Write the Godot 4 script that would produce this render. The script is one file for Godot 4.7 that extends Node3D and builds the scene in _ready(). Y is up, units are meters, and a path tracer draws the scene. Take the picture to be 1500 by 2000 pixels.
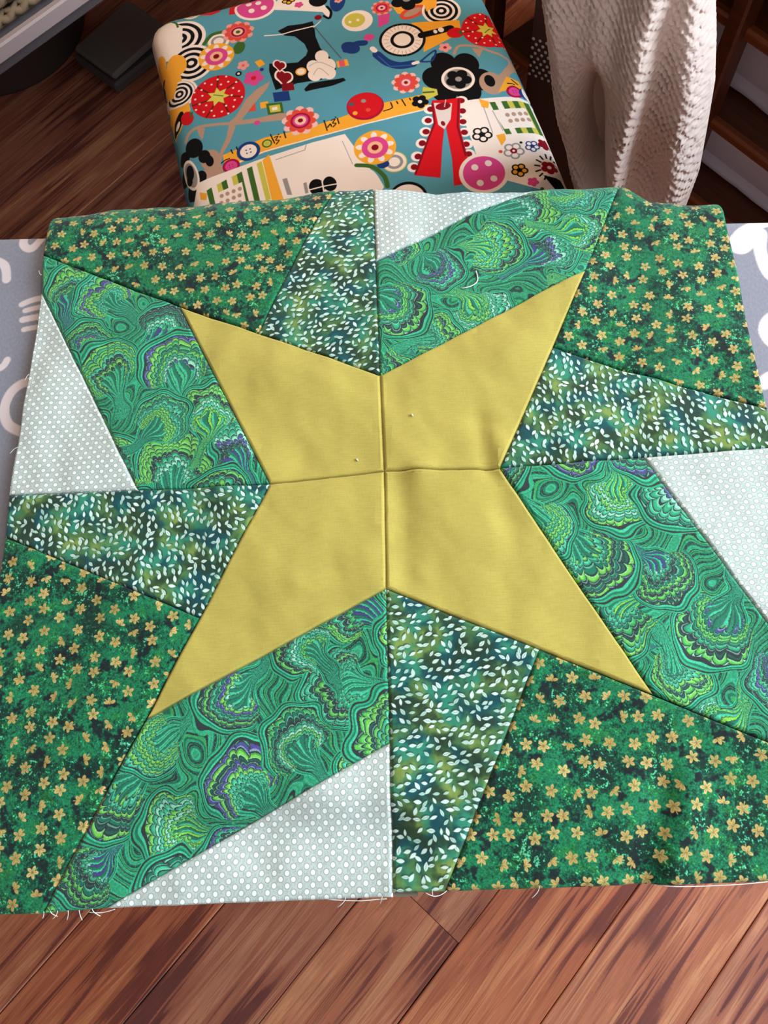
extends Node3D

# ---------------------------------------------------------------- scene
const HALF := 0.229          # half the side of the quilt block
const TOP := 0.68            # height of the quilt where it lies flat
const ROOM := -0.680         # turn of the room about the vertical, radians
var noise := FastNoiseLite.new()
var room_axis_x := Vector3(0.777, 0, 0.629)
var room_axis_z := Vector3(-0.629, 0, 0.777)


func _ready() -> void:
	noise.seed = 4
	noise.frequency = 1.0
	# camera
	var cam := Camera3D.new()
	cam.name = "camera"
	cam.fov = 67.3
	cam.near = 0.02
	cam.far = 50.0
	var cf := Vector3(-0.0842, -0.9352, -0.3441).normalized()
	var cr := Vector3(0.9964, -0.0759, -0.0374)
	cr = (cr - cf * cr.dot(cf)).normalized()
	cam.transform = Transform3D(Basis(cr, cr.cross(cf), -cf), Vector3(0.0393, 1.1031, 0.1799))
	add_child(cam)
	cam.current = true
	# sky and exposure
	var env := Environment.new()
	env.background_mode = Environment.BG_SKY
	var sky := Sky.new()
	var sm := ProceduralSkyMaterial.new()
	sm.sky_top_color = Color(0.42, 0.56, 0.78)
	sm.sky_horizon_color = Color(0.80, 0.86, 0.92)
	sm.ground_horizon_color = Color(0.62, 0.63, 0.62)
	sm.ground_bottom_color = Color(0.30, 0.29, 0.27)
	sm.energy_multiplier = 1.0
	sky.sky_material = sm
	env.sky = sky
	env.ambient_light_source = Environment.AMBIENT_SOURCE_SKY
	env.tonemap_mode = Environment.TONE_MAPPER_LINEAR
	env.tonemap_exposure = 0.92
	env.sdfgi_enabled = true
	env.ssao_enabled = true
	env.ssil_enabled = true
	var we := WorldEnvironment.new()
	we.name = "world_environment"
	we.environment = env
	add_child(we)
	# daylight through the two windows, and an added, unseen pendant lamp that brightens the seat
	daylight("window_daylight_back", room_at(1.0, 1.62, -1.33), Vector3(1.5, 1.15, 0), PI, 10.5, Color(0.88, 0.94, 1.0))
	daylight("window_daylight_side", room_at(1.88, 1.62, 1.50), Vector3(1.5, 1.15, 0), PI / 2, 2.9, Color(0.97, 0.97, 1.0))
	var lamp := OmniLight3D.new()
	lamp.name = "added_pendant_light"
	lamp.position = Vector3(0.22, 1.55, -0.92)
	lamp.light_color = Color(1.0, 0.84, 0.68)
	lamp.light_energy = 0.66
	lamp.light_size = 0.09
	lamp.omni_range = 12.0
	lamp.omni_attenuation = 2.0
	lamp.shadow_enabled = true
	add_child(lamp)

	build_materials()
	build_room()
	build_board()
	build_quilt()
	build_chair()
	build_stand()
	build_throw()
	build_shelf_unit()
	build_side_table()
	build_small_things()


func daylight(called: String, at: Vector3, size: Vector3, turn: float, energy: float, col: Color) -> void:
	var l := AreaLight3D.new()
	l.name = called
	l.area_size = Vector2(size.x, size.y)
	l.light_color = col
	l.light_energy = energy
	l.area_range = 12.0
	l.area_attenuation = 2.0
	l.shadow_enabled = true
	l.transform = Transform3D(Basis(Vector3.UP, ROOM + turn), at)
	add_child(l)


# a point of the room: x along the back wall, y up, z away from the back wall
func room_at(x: float, y: float, z: float) -> Vector3:
	return room_axis_x * x + room_axis_z * z + Vector3.UP * y


# ---------------------------------------------------------------- helpers

func mat(col: Color, rough := 0.8, metal := 0.0) -> StandardMaterial3D:
	var m := StandardMaterial3D.new()
	m.albedo_color = col
	m.roughness = rough
	m.metallic = metal
	return m


func part(called: String, mesh: Mesh, m: Material, parent: Node, at := Vector3.ZERO) -> MeshInstance3D:
	var o := MeshInstance3D.new()
	o.name = called
	o.mesh = mesh
	o.material_override = m
	o.position = at
	parent.add_child(o, true)
	return o


func thing(called: String, label: String, category: String, at := Vector3.ZERO, turn := 0.0, group := "") -> Node3D:
	var o := Node3D.new()
	o.name = called
	o.position = at
	o.rotation.y = turn
	add_child(o, true)
	return tag(o, label, category, group) as Node3D


func tag(o: Node, label: String, category: String, group := "") -> Node:
	o.set_meta("label", label)
	o.set_meta("category", category)
	if group != "":
		o.set_meta("group", group)
	return o


func structure(o: Node, label: String, category: String) -> Node:
	o.set_meta("kind", "structure")
	return tag(o, label, category)


func tri(st: SurfaceTool, a: Vector3, b: Vector3, c: Vector3) -> void:
	st.add_vertex(a)
	st.add_vertex(b)
	st.add_vertex(c)


func quad(st: SurfaceTool, a: Vector3, b: Vector3, c: Vector3, d: Vector3) -> void:
	tri(st, a, b, c)
	tri(st, a, c, d)


# box with chamfered edges
func chamfer_box(size: Vector3, c: float, uvs := 1.0, uvo := Vector2.ZERO) -> ArrayMesh:
	var st := SurfaceTool.new()
	st.begin(Mesh.PRIMITIVE_TRIANGLES)
	st.set_smooth_group(-1)
	add_chamfer_box(st, Vector3.ZERO, size, c, uvs, uvo)
	st.generate_normals()
	return st.commit()


func add_chamfer_box(st: SurfaceTool, at: Vector3, size: Vector3, c: float, uvs := 1.0, uvo := Vector2.ZERO) -> void:
	var h := size / 2.0
	var put := func(p: Vector3, n: Vector3) -> void:
		var uv := Vector2(p.x, p.z)
		if absf(n.y) < 0.5:
			uv = Vector2(p.x + p.z * 0.0, p.y) if absf(n.z) > 0.5 else Vector2(p.y, p.z)
		st.set_uv(uv * uvs + uvo)
		st.add_vertex(p + at)
	var face := func(pts: Array, n: Vector3) -> void:
		var cr: Vector3 = (pts[1] - pts[0]).cross(pts[2] - pts[0])
		var q: Array = pts.duplicate()
		if cr.dot(n) > 0.0:
			q.reverse()
		for k in range(1, q.size() - 1):
			put.call(q[0], n)
			put.call(q[k], n)
			put.call(q[k + 1], n)
	var ax := [Vector3.RIGHT, Vector3.UP, Vector3.BACK]
	for i in 3:
		var u: Vector3 = ax[(i + 1) % 3]
		var v: Vector3 = ax[(i + 2) % 3]
		var hu := h.dot(u)
		var hv := h.dot(v)
		var hi := h.dot(ax[i])
		for s in [-1.0, 1.0]:
			var n: Vector3 = ax[i] * s
			face.call([n * hi + u * (hu - c) + v * (hv - c), n * hi - u * (hu - c) + v * (hv - c), n * hi - u * (hu - c) - v * (hv - c), n * hi + u * (hu - c) - v * (hv - c)], n)
			for s2 in [-1.0, 1.0]:
				var m: Vector3 = u * s2
				face.call([n * hi + m * (hu - c) + v * (hv - c), n * (hi - c) + m * hu + v * (hv - c), n * (hi - c) + m * hu - v * (hv - c), n * hi + m * (hu - c) - v * (hv - c)], (n + m).normalized())
	for sx in [-1.0, 1.0]:
		for sy in [-1.0, 1.0]:
			for sz in [-1.0, 1.0]:
				var k := Vector3(sx, sy, sz)
				face.call([k * (h - Vector3(0, c, c)), k * (h - Vector3(c, 0, c)), k * (h - Vector3(c, c, 0))], k.normalized())


# round tube along points; closed ends
func tube(pts: PackedVector3Array, radii: PackedFloat32Array, sides := 8) -> ArrayMesh:
	var st := SurfaceTool.new()
	st.begin(Mesh.PRIMITIVE_TRIANGLES)
	add_tube(st, pts, radii, sides)
	st.generate_normals()
	return st.commit()


func add_tube(st: SurfaceTool, pts: PackedVector3Array, radii: PackedFloat32Array, sides := 8) -> void:
	var n := pts.size()
	var rings: Array[PackedVector3Array] = []
	var up := Vector3.UP
	for k in n:
		var t := (pts[mini(k + 1, n - 1)] - pts[maxi(k - 1, 0)]).normalized()
		if absf(t.dot(up)) > 0.95:
			up = Vector3.RIGHT
		var a := t.cross(up).normalized()
		var b := t.cross(a).normalized()
		up = a.cross(t).normalized()
		var ring := PackedVector3Array()
		var r := radii[mini(k, radii.size() - 1)]
		for s in sides:
			ring.append(pts[k] + (a * cos(TAU * s / sides) + b * sin(TAU * s / sides)) * r)
		rings.append(ring)
	for k in n - 1:
		for s in sides:
			var s2 := (s + 1) % sides
			quad(st, rings[k][s], rings[k][s2], rings[k + 1][s2], rings[k + 1][s])
	for s in range(1, sides - 1):
		tri(st, rings[0][0], rings[0][s + 1], rings[0][s])
		tri(st, rings[n - 1][0], rings[n - 1][s], rings[n - 1][s + 1])


# a shape turned about the vertical; profile gives radius and height
func lathe(profile: PackedVector2Array, sides := 32) -> ArrayMesh:
	var st := SurfaceTool.new()
	st.begin(Mesh.PRIMITIVE_TRIANGLES)
	for k in profile.size() - 1:
		for s in sides:
			var a0 := TAU * s / sides
			var a1 := TAU * (s + 1) / sides
			var p := profile[k]
			var q := profile[k + 1]
			var v0 := Vector3(cos(a0) * p.x, p.y, sin(a0) * p.x)
			var v1 := Vector3(cos(a1) * p.x, p.y, sin(a1) * p.x)
			var v2 := Vector3(cos(a1) * q.x, q.y, sin(a1) * q.x)
			var v3 := Vector3(cos(a0) * q.x, q.y, sin(a0) * q.x)
			if p.x > 0.0001:
				tri(st, v0, v2, v1)
			if q.x > 0.0001:
				tri(st, v0, v3, v2)
	st.generate_normals()
	return st.commit()


# a sheet of nu x nv cells; f(i, j) gives the place, g(i, j) the texture place
func sheet(nu: int, nv: int, f: Callable, g: Callable, flip := false) -> ArrayMesh:
	var pos := PackedVector3Array()
	var uv := PackedVector2Array()
	for j in nv + 1:
		for i in nu + 1:
			pos.append(f.call(i, j))
			uv.append(g.call(i, j))
	var w := nu + 1
	var nor := PackedVector3Array()
	nor.resize(pos.size())
	var idx := PackedInt32Array()
	for j in nv:
		for i in nu:
			var a := j * w + i
			var fn := (pos[a + w] - pos[a + 1]).cross(pos[a + w + 1] - pos[a])
			if not flip:
				fn = -fn
			for q in [a, a + 1, a + w, a + w + 1]:
				nor[q] += fn
			if flip:
				idx.append_array([a, a + 1, a + w, a + 1, a + w + 1, a + w])
			else:
				idx.append_array([a, a + w, a + 1, a + 1, a + w, a + w + 1])
	for q in nor.size():
		nor[q] = nor[q].normalized()
	var arr := []
	arr.resize(Mesh.ARRAY_MAX)
	arr[Mesh.ARRAY_VERTEX] = pos
	arr[Mesh.ARRAY_NORMAL] = nor
	arr[Mesh.ARRAY_TEX_UV] = uv
	arr[Mesh.ARRAY_INDEX] = idx
	var m := ArrayMesh.new()
	m.add_surface_from_arrays(Mesh.PRIMITIVE_TRIANGLES, arr)
	return m


# ---------------------------------------------------------------- materials
var m_floral: StandardMaterial3D
var m_leaf: StandardMaterial3D
var m_spots: StandardMaterial3D
var m_marble: StandardMaterial3D
var m_star: StandardMaterial3D
var m_seat: StandardMaterial3D
var m_board: StandardMaterial3D
var m_planks: Array[StandardMaterial3D] = []
var m_wood: StandardMaterial3D
var m_wood_light: StandardMaterial3D
var m_dark_wood: StandardMaterial3D
var m_knit: StandardMaterial3D
var m_linen: StandardMaterial3D
var m_wall: StandardMaterial3D
var m_white: StandardMaterial3D
var m_steel: StandardMaterial3D
var m_thread: StandardMaterial3D


func cloth(t: Texture2D, tile: Vector2, weave: Texture2D) -> StandardMaterial3D:
	var m := mat(Color.WHITE, 0.82)
	m.albedo_texture = t
	m.uv1_scale = Vector3(1.0 / tile.x, 1.0 / tile.y, 1.0)
	m.rim_enabled = true
	m.rim = 0.35
	m.rim_tint = 0.5
	m.metallic_specular = 0.35
	if weave:
		m.heightmap_enabled = true
		m.heightmap_texture = weave
		m.heightmap_scale = 0.012
	return m


func build_materials() -> void:
	m_floral = cloth(tex_floral(), Vector2(0.264, 0.264), null)
	m_leaf = cloth(tex_leaf(), Vector2(0.268, 0.268), null)
	m_spots = cloth(tex_spots(), Vector2(0.0638, 0.0536), null)
	m_marble = cloth(tex_marble(1024), Vector2(0.264, 0.264), null)
	m_star = cloth(tex_slub(), Vector2(0.10, 0.10), null)
	m_star.heightmap_enabled = true
	m_star.heightmap_texture = m_star.albedo_texture
	m_star.heightmap_scale = 0.012
	m_seat = cloth(tex_seat(), Vector2(1, 1), null)
	m_seat.rim = 0.08
	m_seat.metallic_specular = 0.2
	m_board = cloth(tex_board(), Vector2(1, 1), null)
	var wt := tex_wood(512, 1024, 41)
	for tone in [Color(0.92, 0.90, 0.92), Color(1.0, 0.98, 0.95), Color(0.84, 0.80, 0.82), Color(1.0, 0.93, 0.86)]:
		var m := mat(tone, 0.42)
		m.albedo_texture = wt
		m_planks.append(m)
	var gr := tex_grain()
	m_wood = mat(Color(0.40, 0.20, 0.10), 0.42)
	m_wood.albedo_texture = gr
	m_wood_light = mat(Color(0.58, 0.30, 0.14), 0.42)
	m_wood_light.albedo_texture = gr
	m_dark_wood = mat(Color(0.35, 0.22, 0.17), 0.55)
	m_dark_wood.albedo_texture = wt
	m_knit = mat(Color(0.86, 0.78, 0.73), 0.95)
	m_knit.rim_enabled = true
	m_knit.rim = 0.4
	m_linen = mat(Color(0.86, 0.80, 0.83), 0.9)
	m_wall = mat(Color(0.40, 0.33, 0.27), 0.9)
	m_white = mat(Color(0.86, 0.86, 0.84), 0.5)
	m_steel = mat(Color(0.55, 0.56, 0.58), 0.35, 0.9)
	m_thread = mat(Color(0.88, 0.92, 0.88), 0.9)


# quiet straight grain
func tex_grain() -> ImageTexture:
	var n := 256
	var a := field(n, 22.0, 71, 3)
	var cv := Canvas.new(n, n, Color.BLACK, true)
	for y in n:
		for x in n:
			var k := 0.72 + 0.28 * a[((y * 3) % n) * n + (x / 6)] / 255.0
			for q in 3:
				cv.d[(y * n + x) * 3 + q] = int(255.0 * k)
	return cv.tex()


# chartreuse cotton with the slubs of its weave
func tex_slub() -> ImageTexture:
	var n := 512
	var a := field(n, 60.0, 51, 2)
	var b := field(n, 4.0, 52, 2)
	var cv := Canvas.new(n, n, Color.BLACK, true)
	for y in n:
		for x in n:
			var i := y * n + x
			var sl := a[((y * 14) % n) * n + x] / 255.0 - 0.5
			var sv := a[((x * 11) % n) * n + (y * 2) % n] / 255.0 - 0.5
			var k := 1.0 + sl * 0.075 + sv * 0.04 + (b[i] / 255.0 - 0.5) * 0.07
			cv.d[i * 3] = int(clampf(182.0 * k, 0, 255))
			cv.d[i * 3 + 1] = int(clampf(168.5 * k, 0, 255))
			cv.d[i * 3 + 2] = int(clampf(80.0 * k, 0, 255))
	return cv.tex()


# red-brown boards: streaks that run along v
func tex_wood(w: int, h: int, seed_: int) -> ImageTexture:
	var n := 1024
	var a := field(n, 150.0, seed_, 3)
	var b := field(n, 60.0, seed_ + 1, 3)
	var c := field(n, 16.0, seed_ + 2, 2)
	var cv := Canvas.new(w, h, Color.BLACK, true)
	for y in h:
		var yb := (y / 5)
		for x in w:
			# the grain wanders sideways
			var wob := (a[(yb % n) * n + (x * 2) % n] - 128) * 0.55
			var xx := posmod(int(x * 1.6 + wob), n)
			var s := a[((y / 3 + 300) % n) * n + xx] / 255.0
			var s2 := b[((y / 4) % n) * n + posmod(int(xx * 1.5), n)] / 255.0
			var s3 := c[((y / 5) % n) * n + posmod(xx * 2, n)] / 255.0
			var t := s * 0.55 + s2 * 0.45
			var r := 184.0
			var g := 112.0
			var bl := 82.0
			var u := smoothstep(0.50, 0.66, t)
			r = lerpf(r, 214.0, u)
			g = lerpf(g, 148.0, u)
			bl = lerpf(bl, 108.0, u)
			u = smoothstep(0.45, 0.33, t)
			r = lerpf(r, 124.0, u)
			g = lerpf(g, 68.0, u)
			bl = lerpf(bl, 58.0, u)
			u = smoothstep(0.62, 0.75, s2) * 0.5
			r = lerpf(r, 182.0, u)
			g = lerpf(g, 104.0, u)
			bl = lerpf(bl, 76.0, u)
			var k := 1.0 + (s3 - 0.5) * 0.24
			var i := (y * w + x) * 3
			cv.d[i] = int(clampf(r * k, 0, 255))
			cv.d[i + 1] = int(clampf(g * k, 0, 255))
			cv.d[i + 2] = int(clampf(bl * k, 0, 255))
	return cv.tex()


# grey-blue cover brushed with pale script and shapes; 0.8 m x 0.42 m at 1500 texels to the metre
func tex_board() -> ImageTexture:
	var cv := Canvas.new(1200, 630, rgb(134, 137, 148))
	var b := field(512, 5.0, 61, 2)
	for y in 630:
		for x in 1200:
			var k := 1.0 + (b[(y % 512) * 512 + ((x * 2) % 512)] / 255.0 - 0.5) * 0.13
			var i := (y * 1200 + x) * 3
			for q in 3:
				cv.d[i + q] = int(clampf(cv.d[i + q] * k, 0, 255))
	var pl := rgb(214, 204, 204)
	var at := func(x: float, z: float) -> Vector2:
		return Vector2((x + 0.4) * 1500.0, (z + 0.21) * 1500.0)
	var run := func(flat: Array, wd: float) -> void:
		var pts := PackedVector2Array()
		for k in range(0, flat.size(), 2):
			pts.append(at.call(flat[k], flat[k + 1]))
		cv.curve(pts, wd * 1500.0, pl)
	# left of the quilt
	run.call([-0.2691, -0.1951, -0.2665, -0.1804, -0.2600, -0.1760, -0.2555, -0.1830, -0.2535, -0.1960], 0.0062)
	run.call([-0.2900, -0.1690, -0.2790, -0.1640, -0.2750, -0.1591, -0.2725, -0.1500], 0.0065)
	run.call([-0.2570, -0.1290, -0.2500, -0.1325, -0.2400, -0.1350], 0.0046)
	run.call([-0.2535, -0.1238, -0.2480, -0.1255, -0.2400, -0.1275], 0.0040)
	run.call([-0.2538, -0.1165, -0.2470, -0.1180, -0.2390, -0.1195], 0.0050)
	run.call([-0.2513, -0.1086, -0.2460, -0.1098, -0.2380, -0.1113], 0.0040)
	run.call([-0.2680, -0.0760, -0.2603, -0.0796, -0.2580, -0.0850], 0.0050)
	run.call([-0.2340, -0.0690, -0.2440, -0.0665, -0.2505, -0.0590, -0.2518, -0.0470, -0.2463, -0.0360, -0.2337, -0.0300], 0.0068)
	run.call([-0.2500, 0.0020, -0.2560, 0.0090, -0.2500, 0.0160], 0.0040)
	# right of the quilt
	run.call([0.2700, -0.1905, 0.2474, -0.1860, 0.2330, -0.1790, 0.2245, -0.1680, 0.2300, -0.1645, 0.2420, -0.1770, 0.2405, -0.1620, 0.2440, -0.1440, 0.2560, -0.1340], 0.0085)
	run.call([0.2290, -0.1960, 0.2370, -0.1900, 0.2450, -0.1840], 0.0060)
	run.call([0.2560, -0.1120, 0.2420, -0.1100, 0.2370, -0.1010, 0.2420, -0.0920, 0.2560, -0.0900], 0.0110)
	run.call([0.2600, -0.0700, 0.2380, -0.0690, 0.2300, -0.0640], 0.0090)
	# under the quilt and beyond the frame
	var rng := RandomNumberGenerator.new()
	rng.seed = 3
	for k in 16:
		var x := rng.randf_range(-0.2, 0.2)
		var z := rng.randf_range(-0.16, 0.16)
		run.call([x, z, x + rng.randf_range(-0.04, 0.04), z + 0.03, x + rng.randf_range(-0.05, 0.05), z + rng.randf_range(-0.03, 0.03)], 0.008)
	for sx in [-0.36, 0.34]:
		for k in 6:
			var z: float = -0.17 + k * 0.06 + rng.randf_range(-0.02, 0.02)
			var x: float = sx + rng.randf_range(-0.02, 0.02)
			run.call([x - rng.randf_range(0.0, 0.04), z, x, z - rng.randf_range(-0.02, 0.03), x + rng.randf_range(0.0, 0.03), z + 0.01, x + 0.01, z + rng.randf_range(0.0, 0.04)], 0.007)
	return cv.tex()


# ---------------------------------------------------------------- the room

func room_box(called: String, x0: float, x1: float, y0: float, y1: float, z0: float, z1: float, m: Material, parent: Node = null) -> MeshInstance3D:
	var bm := chamfer_box(Vector3(x1 - x0, y1 - y0, z1 - z0), 0.002)
	var o := part(called, bm, m, parent if parent else self)
	o.transform = Transform3D(Basis(Vector3.UP, ROOM), room_at((x0 + x1) / 2, (y0 + y1) / 2, (z0 + z1) / 2))
	return o


func build_room() -> void:
	# floor: a slab under planks laid one by one
	var fl := Node3D.new()
	fl.name = "floor"
	add_child(fl)
	structure(fl, "red-brown wood plank floor with wavy streaked grain", "floor")
	room_box("subfloor", -2.35, 2.05, -0.12, -0.0125, -1.5, 2.55, mat(Color(0.12, 0.08, 0.06), 0.9), fl)
	var rng := RandomNumberGenerator.new()
	rng.seed = 12
	var meshes := {}
	var pitch := 0.1285
	for row in range(-17, 15):
		var x0 := 0.0089 + row * pitch
		var z: float = -1.36 - rng.randf_range(0.0, 1.15)
		if row == 1:
			z = 0.239 - 1.22 * 2.0
		elif row >= -3 and row <= 5:
			z = -0.34 - 1.22 - 0.04 * absf(row)
		var first := true
		while z < 2.38:
			var l := 1.22
			var z0 := maxf(z, -1.345)
			var z1 := minf(z + l, 2.395)
			z += l
			if z1 - z0 < 0.06 or x0 + pitch > 1.95 or x0 < -2.2:
				continue
			var variant := rng.randi() % 9
			var key := "%d_%.2f_%d" % [int((z1 - z0) * 100), z1 - z0, variant]
			if not meshes.has(key):
				meshes[key] = plank_mesh(pitch - 0.0012, z1 - z0, Vector2(variant * 0.37, rng.randf_range(0.0, 1.0 - (z1 - z0) / 1.23)))
			var o := part("plank", meshes[key], m_planks[rng.randi() % 4], fl)
			o.transform = Transform3D(Basis(Vector3.UP, ROOM), room_at(x0 + pitch / 2, -0.006, (z0 + z1) / 2))
			first = false
	# walls of real thickness; the back wall and the side wall are cut for the windows
	var back := Node3D.new()
	back.name = "wall_back"
	add_child(back)
	structure(back, "warm grey wall with the wide window behind the shelf unit", "wall")
	room_box("wall_panel", -2.35, 0.2, 0.0, 2.5, -1.5, -1.35, m_wall, back)
	room_box("wall_panel", 1.8, 2.05, 0.0, 2.5, -1.5, -1.35, m_wall, back)
	room_box("wall_panel", 0.2, 1.8, 0.0, 1.0, -1.5, -1.35, m_wall, back)
	room_box("wall_panel", 0.2, 1.8, 2.2, 2.5, -1.5, -1.35, m_wall, back)
	var side := Node3D.new()
	side.name = "wall_right"
	add_child(side)
	structure(side, "warm grey wall with a window, to the right of the board", "wall")
	room_box("wall_panel", 1.9, 2.05, 0.0, 2.5, -1.35, 0.70, m_wall, side)
	room_box("wall_panel", 1.9, 2.05, 0.0, 2.5, 2.30, 2.4, m_wall, side)
	room_box("wall_panel", 1.9, 2.05, 0.0, 1.0, 0.70, 2.30, m_wall, side)
	room_box("wall_panel", 1.9, 2.05, 2.2, 2.5, 0.70, 2.30, m_wall, side)
	structure(room_box("wall_left", -2.35, -2.2, 0.0, 2.5, -1.35, 2.4, m_wall), "plain warm grey wall left of the side table", "wall")
	structure(room_box("wall_front", -2.35, 2.05, 0.0, 2.5, 2.4, 2.55, m_wall), "plain warm grey wall behind the camera", "wall")
	structure(room_box("ceiling", -2.35, 2.05, 2.5, 2.62, -1.5, 2.55, mat(Color(0.66, 0.64, 0.61), 0.9)), "flat off-white ceiling", "ceiling")
	structure(room_box("baseboard_back", -2.2, 1.9, 0.0, 0.09, -1.35, -1.335, m_white), "white baseboard under the window wall", "baseboard")
	# windows
	var glass := mat(Color(0.9, 0.95, 1.0, 0.06), 0.02)
	glass.transparency = BaseMaterial3D.TRANSPARENCY_ALPHA
	for w in 2:
		var o := Node3D.new()
		o.name = "window_%d" % (w + 1)
		add_child(o)
		structure(o, ["white framed window in the wall behind the shelf unit", "white framed window in the right wall"][w], "window")
		var st := SurfaceTool.new()
		st.begin(Mesh.PRIMITIVE_TRIANGLES)
		st.set_smooth_group(-1)
		for b in [[0.0, 0.575, 1.6, 0.05], [0.0, -0.575, 1.6, 0.05], [-0.775, 0.0, 0.05, 1.1], [0.775, 0.0, 0.05, 1.1], [0.0, 0.0, 0.04, 1.1]]:
			add_chamfer_box(st, Vector3(b[0], b[1], 0), Vector3(b[2], b[3], 0.05), 0.004)
		st.generate_normals()
		var c := room_at(1.0, 1.6, -1.44) if w == 0 else room_at(1.99, 1.6, 1.50)
		var turn := ROOM if w == 0 else ROOM + PI / 2
		var fr := part("window_frame", st.commit(), m_white, o)
		fr.transform = Transform3D(Basis(Vector3.UP, turn), c)
		for s in [-1.0, 1.0]:
			var pn := part("pane", chamfer_box(Vector3(0.72, 1.09, 0.006), 0.001), glass, o)
			pn.transform = Transform3D(Basis(Vector3.UP, turn), c) * Transform3D(Basis(), Vector3(s * 0.385, 0, 0))
	# pendant lamp added out of view to give the seat more warm light
	var lm := thing("added_pendant_lamp", "round warm pendant lamp, unseen, added to brighten the printed chair", "lamp", Vector3(0.22, 2.5, -0.92))
	part("base", lathe(PackedVector2Array([Vector2(0, 0.0), Vector2(0.08, 0.0), Vector2(0.075, -0.03), Vector2(0.02, -0.04), Vector2(0.008, -0.06), Vector2(0.008, -0.82), Vector2(0.02, -0.86), Vector2(0, -0.86)]), 24), m_steel, lm)
	var bulb := mat(Color(1, 0.9, 0.78), 0.5)
	bulb.emission_enabled = true
	bulb.emission = Color(1.0, 0.82, 0.62)
	bulb.emission_energy_multiplier = 2.0
	var bp := PackedVector2Array()
	for k in 13:
		bp.append(Vector2(sin(PI * k / 12.0) * 0.095, -0.95 + cos(PI * k / 12.0) * 0.095))
	part("bulb", lathe(bp, 24), bulb, lm)


func plank_mesh(w: float, l: float, uvo: Vector2) -> ArrayMesh:
	var st := SurfaceTool.new()
	st.begin(Mesh.PRIMITIVE_TRIANGLES)
	st.set_smooth_group(-1)
	var c := 0.0012
	var hx := w / 2
	var hz := l / 2 - 0.0006
	var put := func(x: float, y: float, z: float) -> void:
		st.set_uv(Vector2(x / 0.205 + uvo.x, (z + hz) / 1.23 + uvo.y))
		st.add_vertex(Vector3(x, y, z))
	var xs := [-hx, -hx, -hx + c, hx - c, hx, hx]
	var ys := [-0.006, 0.0052, 0.006, 0.006, 0.0052, -0.006]
	for k in 5:
		put.call(xs[k], ys[k], -hz)
		put.call(xs[k + 1], ys[k + 1], -hz)
		put.call(xs[k + 1], ys[k + 1], hz)
		put.call(xs[k], ys[k], -hz)
		put.call(xs[k + 1], ys[k + 1], hz)
		put.call(xs[k], ys[k], hz)
	for s in [-1.0, 1.0]:
		for k in range(1, 5):
			put.call(xs[0], ys[0], hz * s)
			put.call(xs[k if s > 0 else k + 1], ys[k if s > 0 else k + 1], hz * s)
			put.call(xs[k + 1 if s > 0 else k], ys[k + 1 if s > 0 else k], hz * s)
	st.generate_normals()
	return st.commit()


# ---------------------------------------------------------------- ironing board

func build_board() -> void:
	var o := thing("ironing_board", "ironing board in a grey-blue cover brushed with pale script, under the quilt block", "ironing board", Vector3.ZERO)
	# outline: straight sides, square heel at the right, tapered nose at the left
	var line := PackedVector2Array()
	var far := -0.190
	var near := 0.187
	for k in 7:
		var a := -PI / 2 + PI / 2 * k / 6.0
		line.append(Vector2(0.62 + cos(a) * 0.03, far + 0.03 + sin(a) * 0.03))
	for k in 7:
		var a := PI / 2 * k / 6.0
		line.append(Vector2(0.62 + cos(a) * 0.03, near - 0.03 + sin(a) * 0.03))
	line.append(Vector2(0.3, near))
	line.append(Vector2(0.0, near))
	line.append(Vector2(-0.36, near))
	for k in 9:
		var t := k / 8.0
		line.append(Vector2(-0.40 - 0.34 * t, lerpf(near, 0.075, t * t * (3 - 2 * t))))
	for k in range(1, 8):
		var a := PI / 2 + PI * k / 8.0
		line.append(Vector2(-0.74 + cos(a) * 0.075, sin(a) * 0.075))
	for k in 9:
		var t := 1.0 - k / 8.0
		line.append(Vector2(-0.40 - 0.34 * t, lerpf(far, -0.075, t * t * (3 - 2 * t))))
	line.append(Vector2(-0.36, far))
	line.append(Vector2(0.0, far))
	line.append(Vector2(0.3, far))
	var y := TOP - 0.0065
	part("cover", slab(line, y, [Vector2(0.022, 0), Vector2(0.010, 0), Vector2(0.004, 0.0015), Vector2(0.001, 0.005), Vector2(0, 0.010), Vector2(0.0, 0.022), Vector2(0.006, 0.027), Vector2(0.03, 0.028)], func(p: Vector2) -> Vector2: return Vector2((p.x + 0.4) * 1500.0 / 1200.0, (p.y + 0.21) * 1500.0 / 630.0)), m_board, o)
	part("deck", slab(line, y - 0.0285, [Vector2(0.032, 0), Vector2(0.031, 0.001), Vector2(0.031, 0.012), Vector2(0.04, 0.013)], func(p: Vector2) -> Vector2: return p), m_steel, o)
	for s in [-1.0, 1.0]:
		var x := PackedVector3Array([Vector3(-0.42 * s, 0.016, 0.03 * s), Vector3(0.0, 0.32, 0.03 * s), Vector3(0.36 * s, 0.632, 0.03 * s)])
		part("leg", tube(x, PackedFloat32Array([0.011]), 12), m_steel, o)
		part("foot", tube(PackedVector3Array([Vector3(-0.42 * s, 0.0125, -0.17), Vector3(-0.42 * s, 0.0125, 0.17)]), PackedFloat32Array([0.0125]), 12), m_steel, o)


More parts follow.
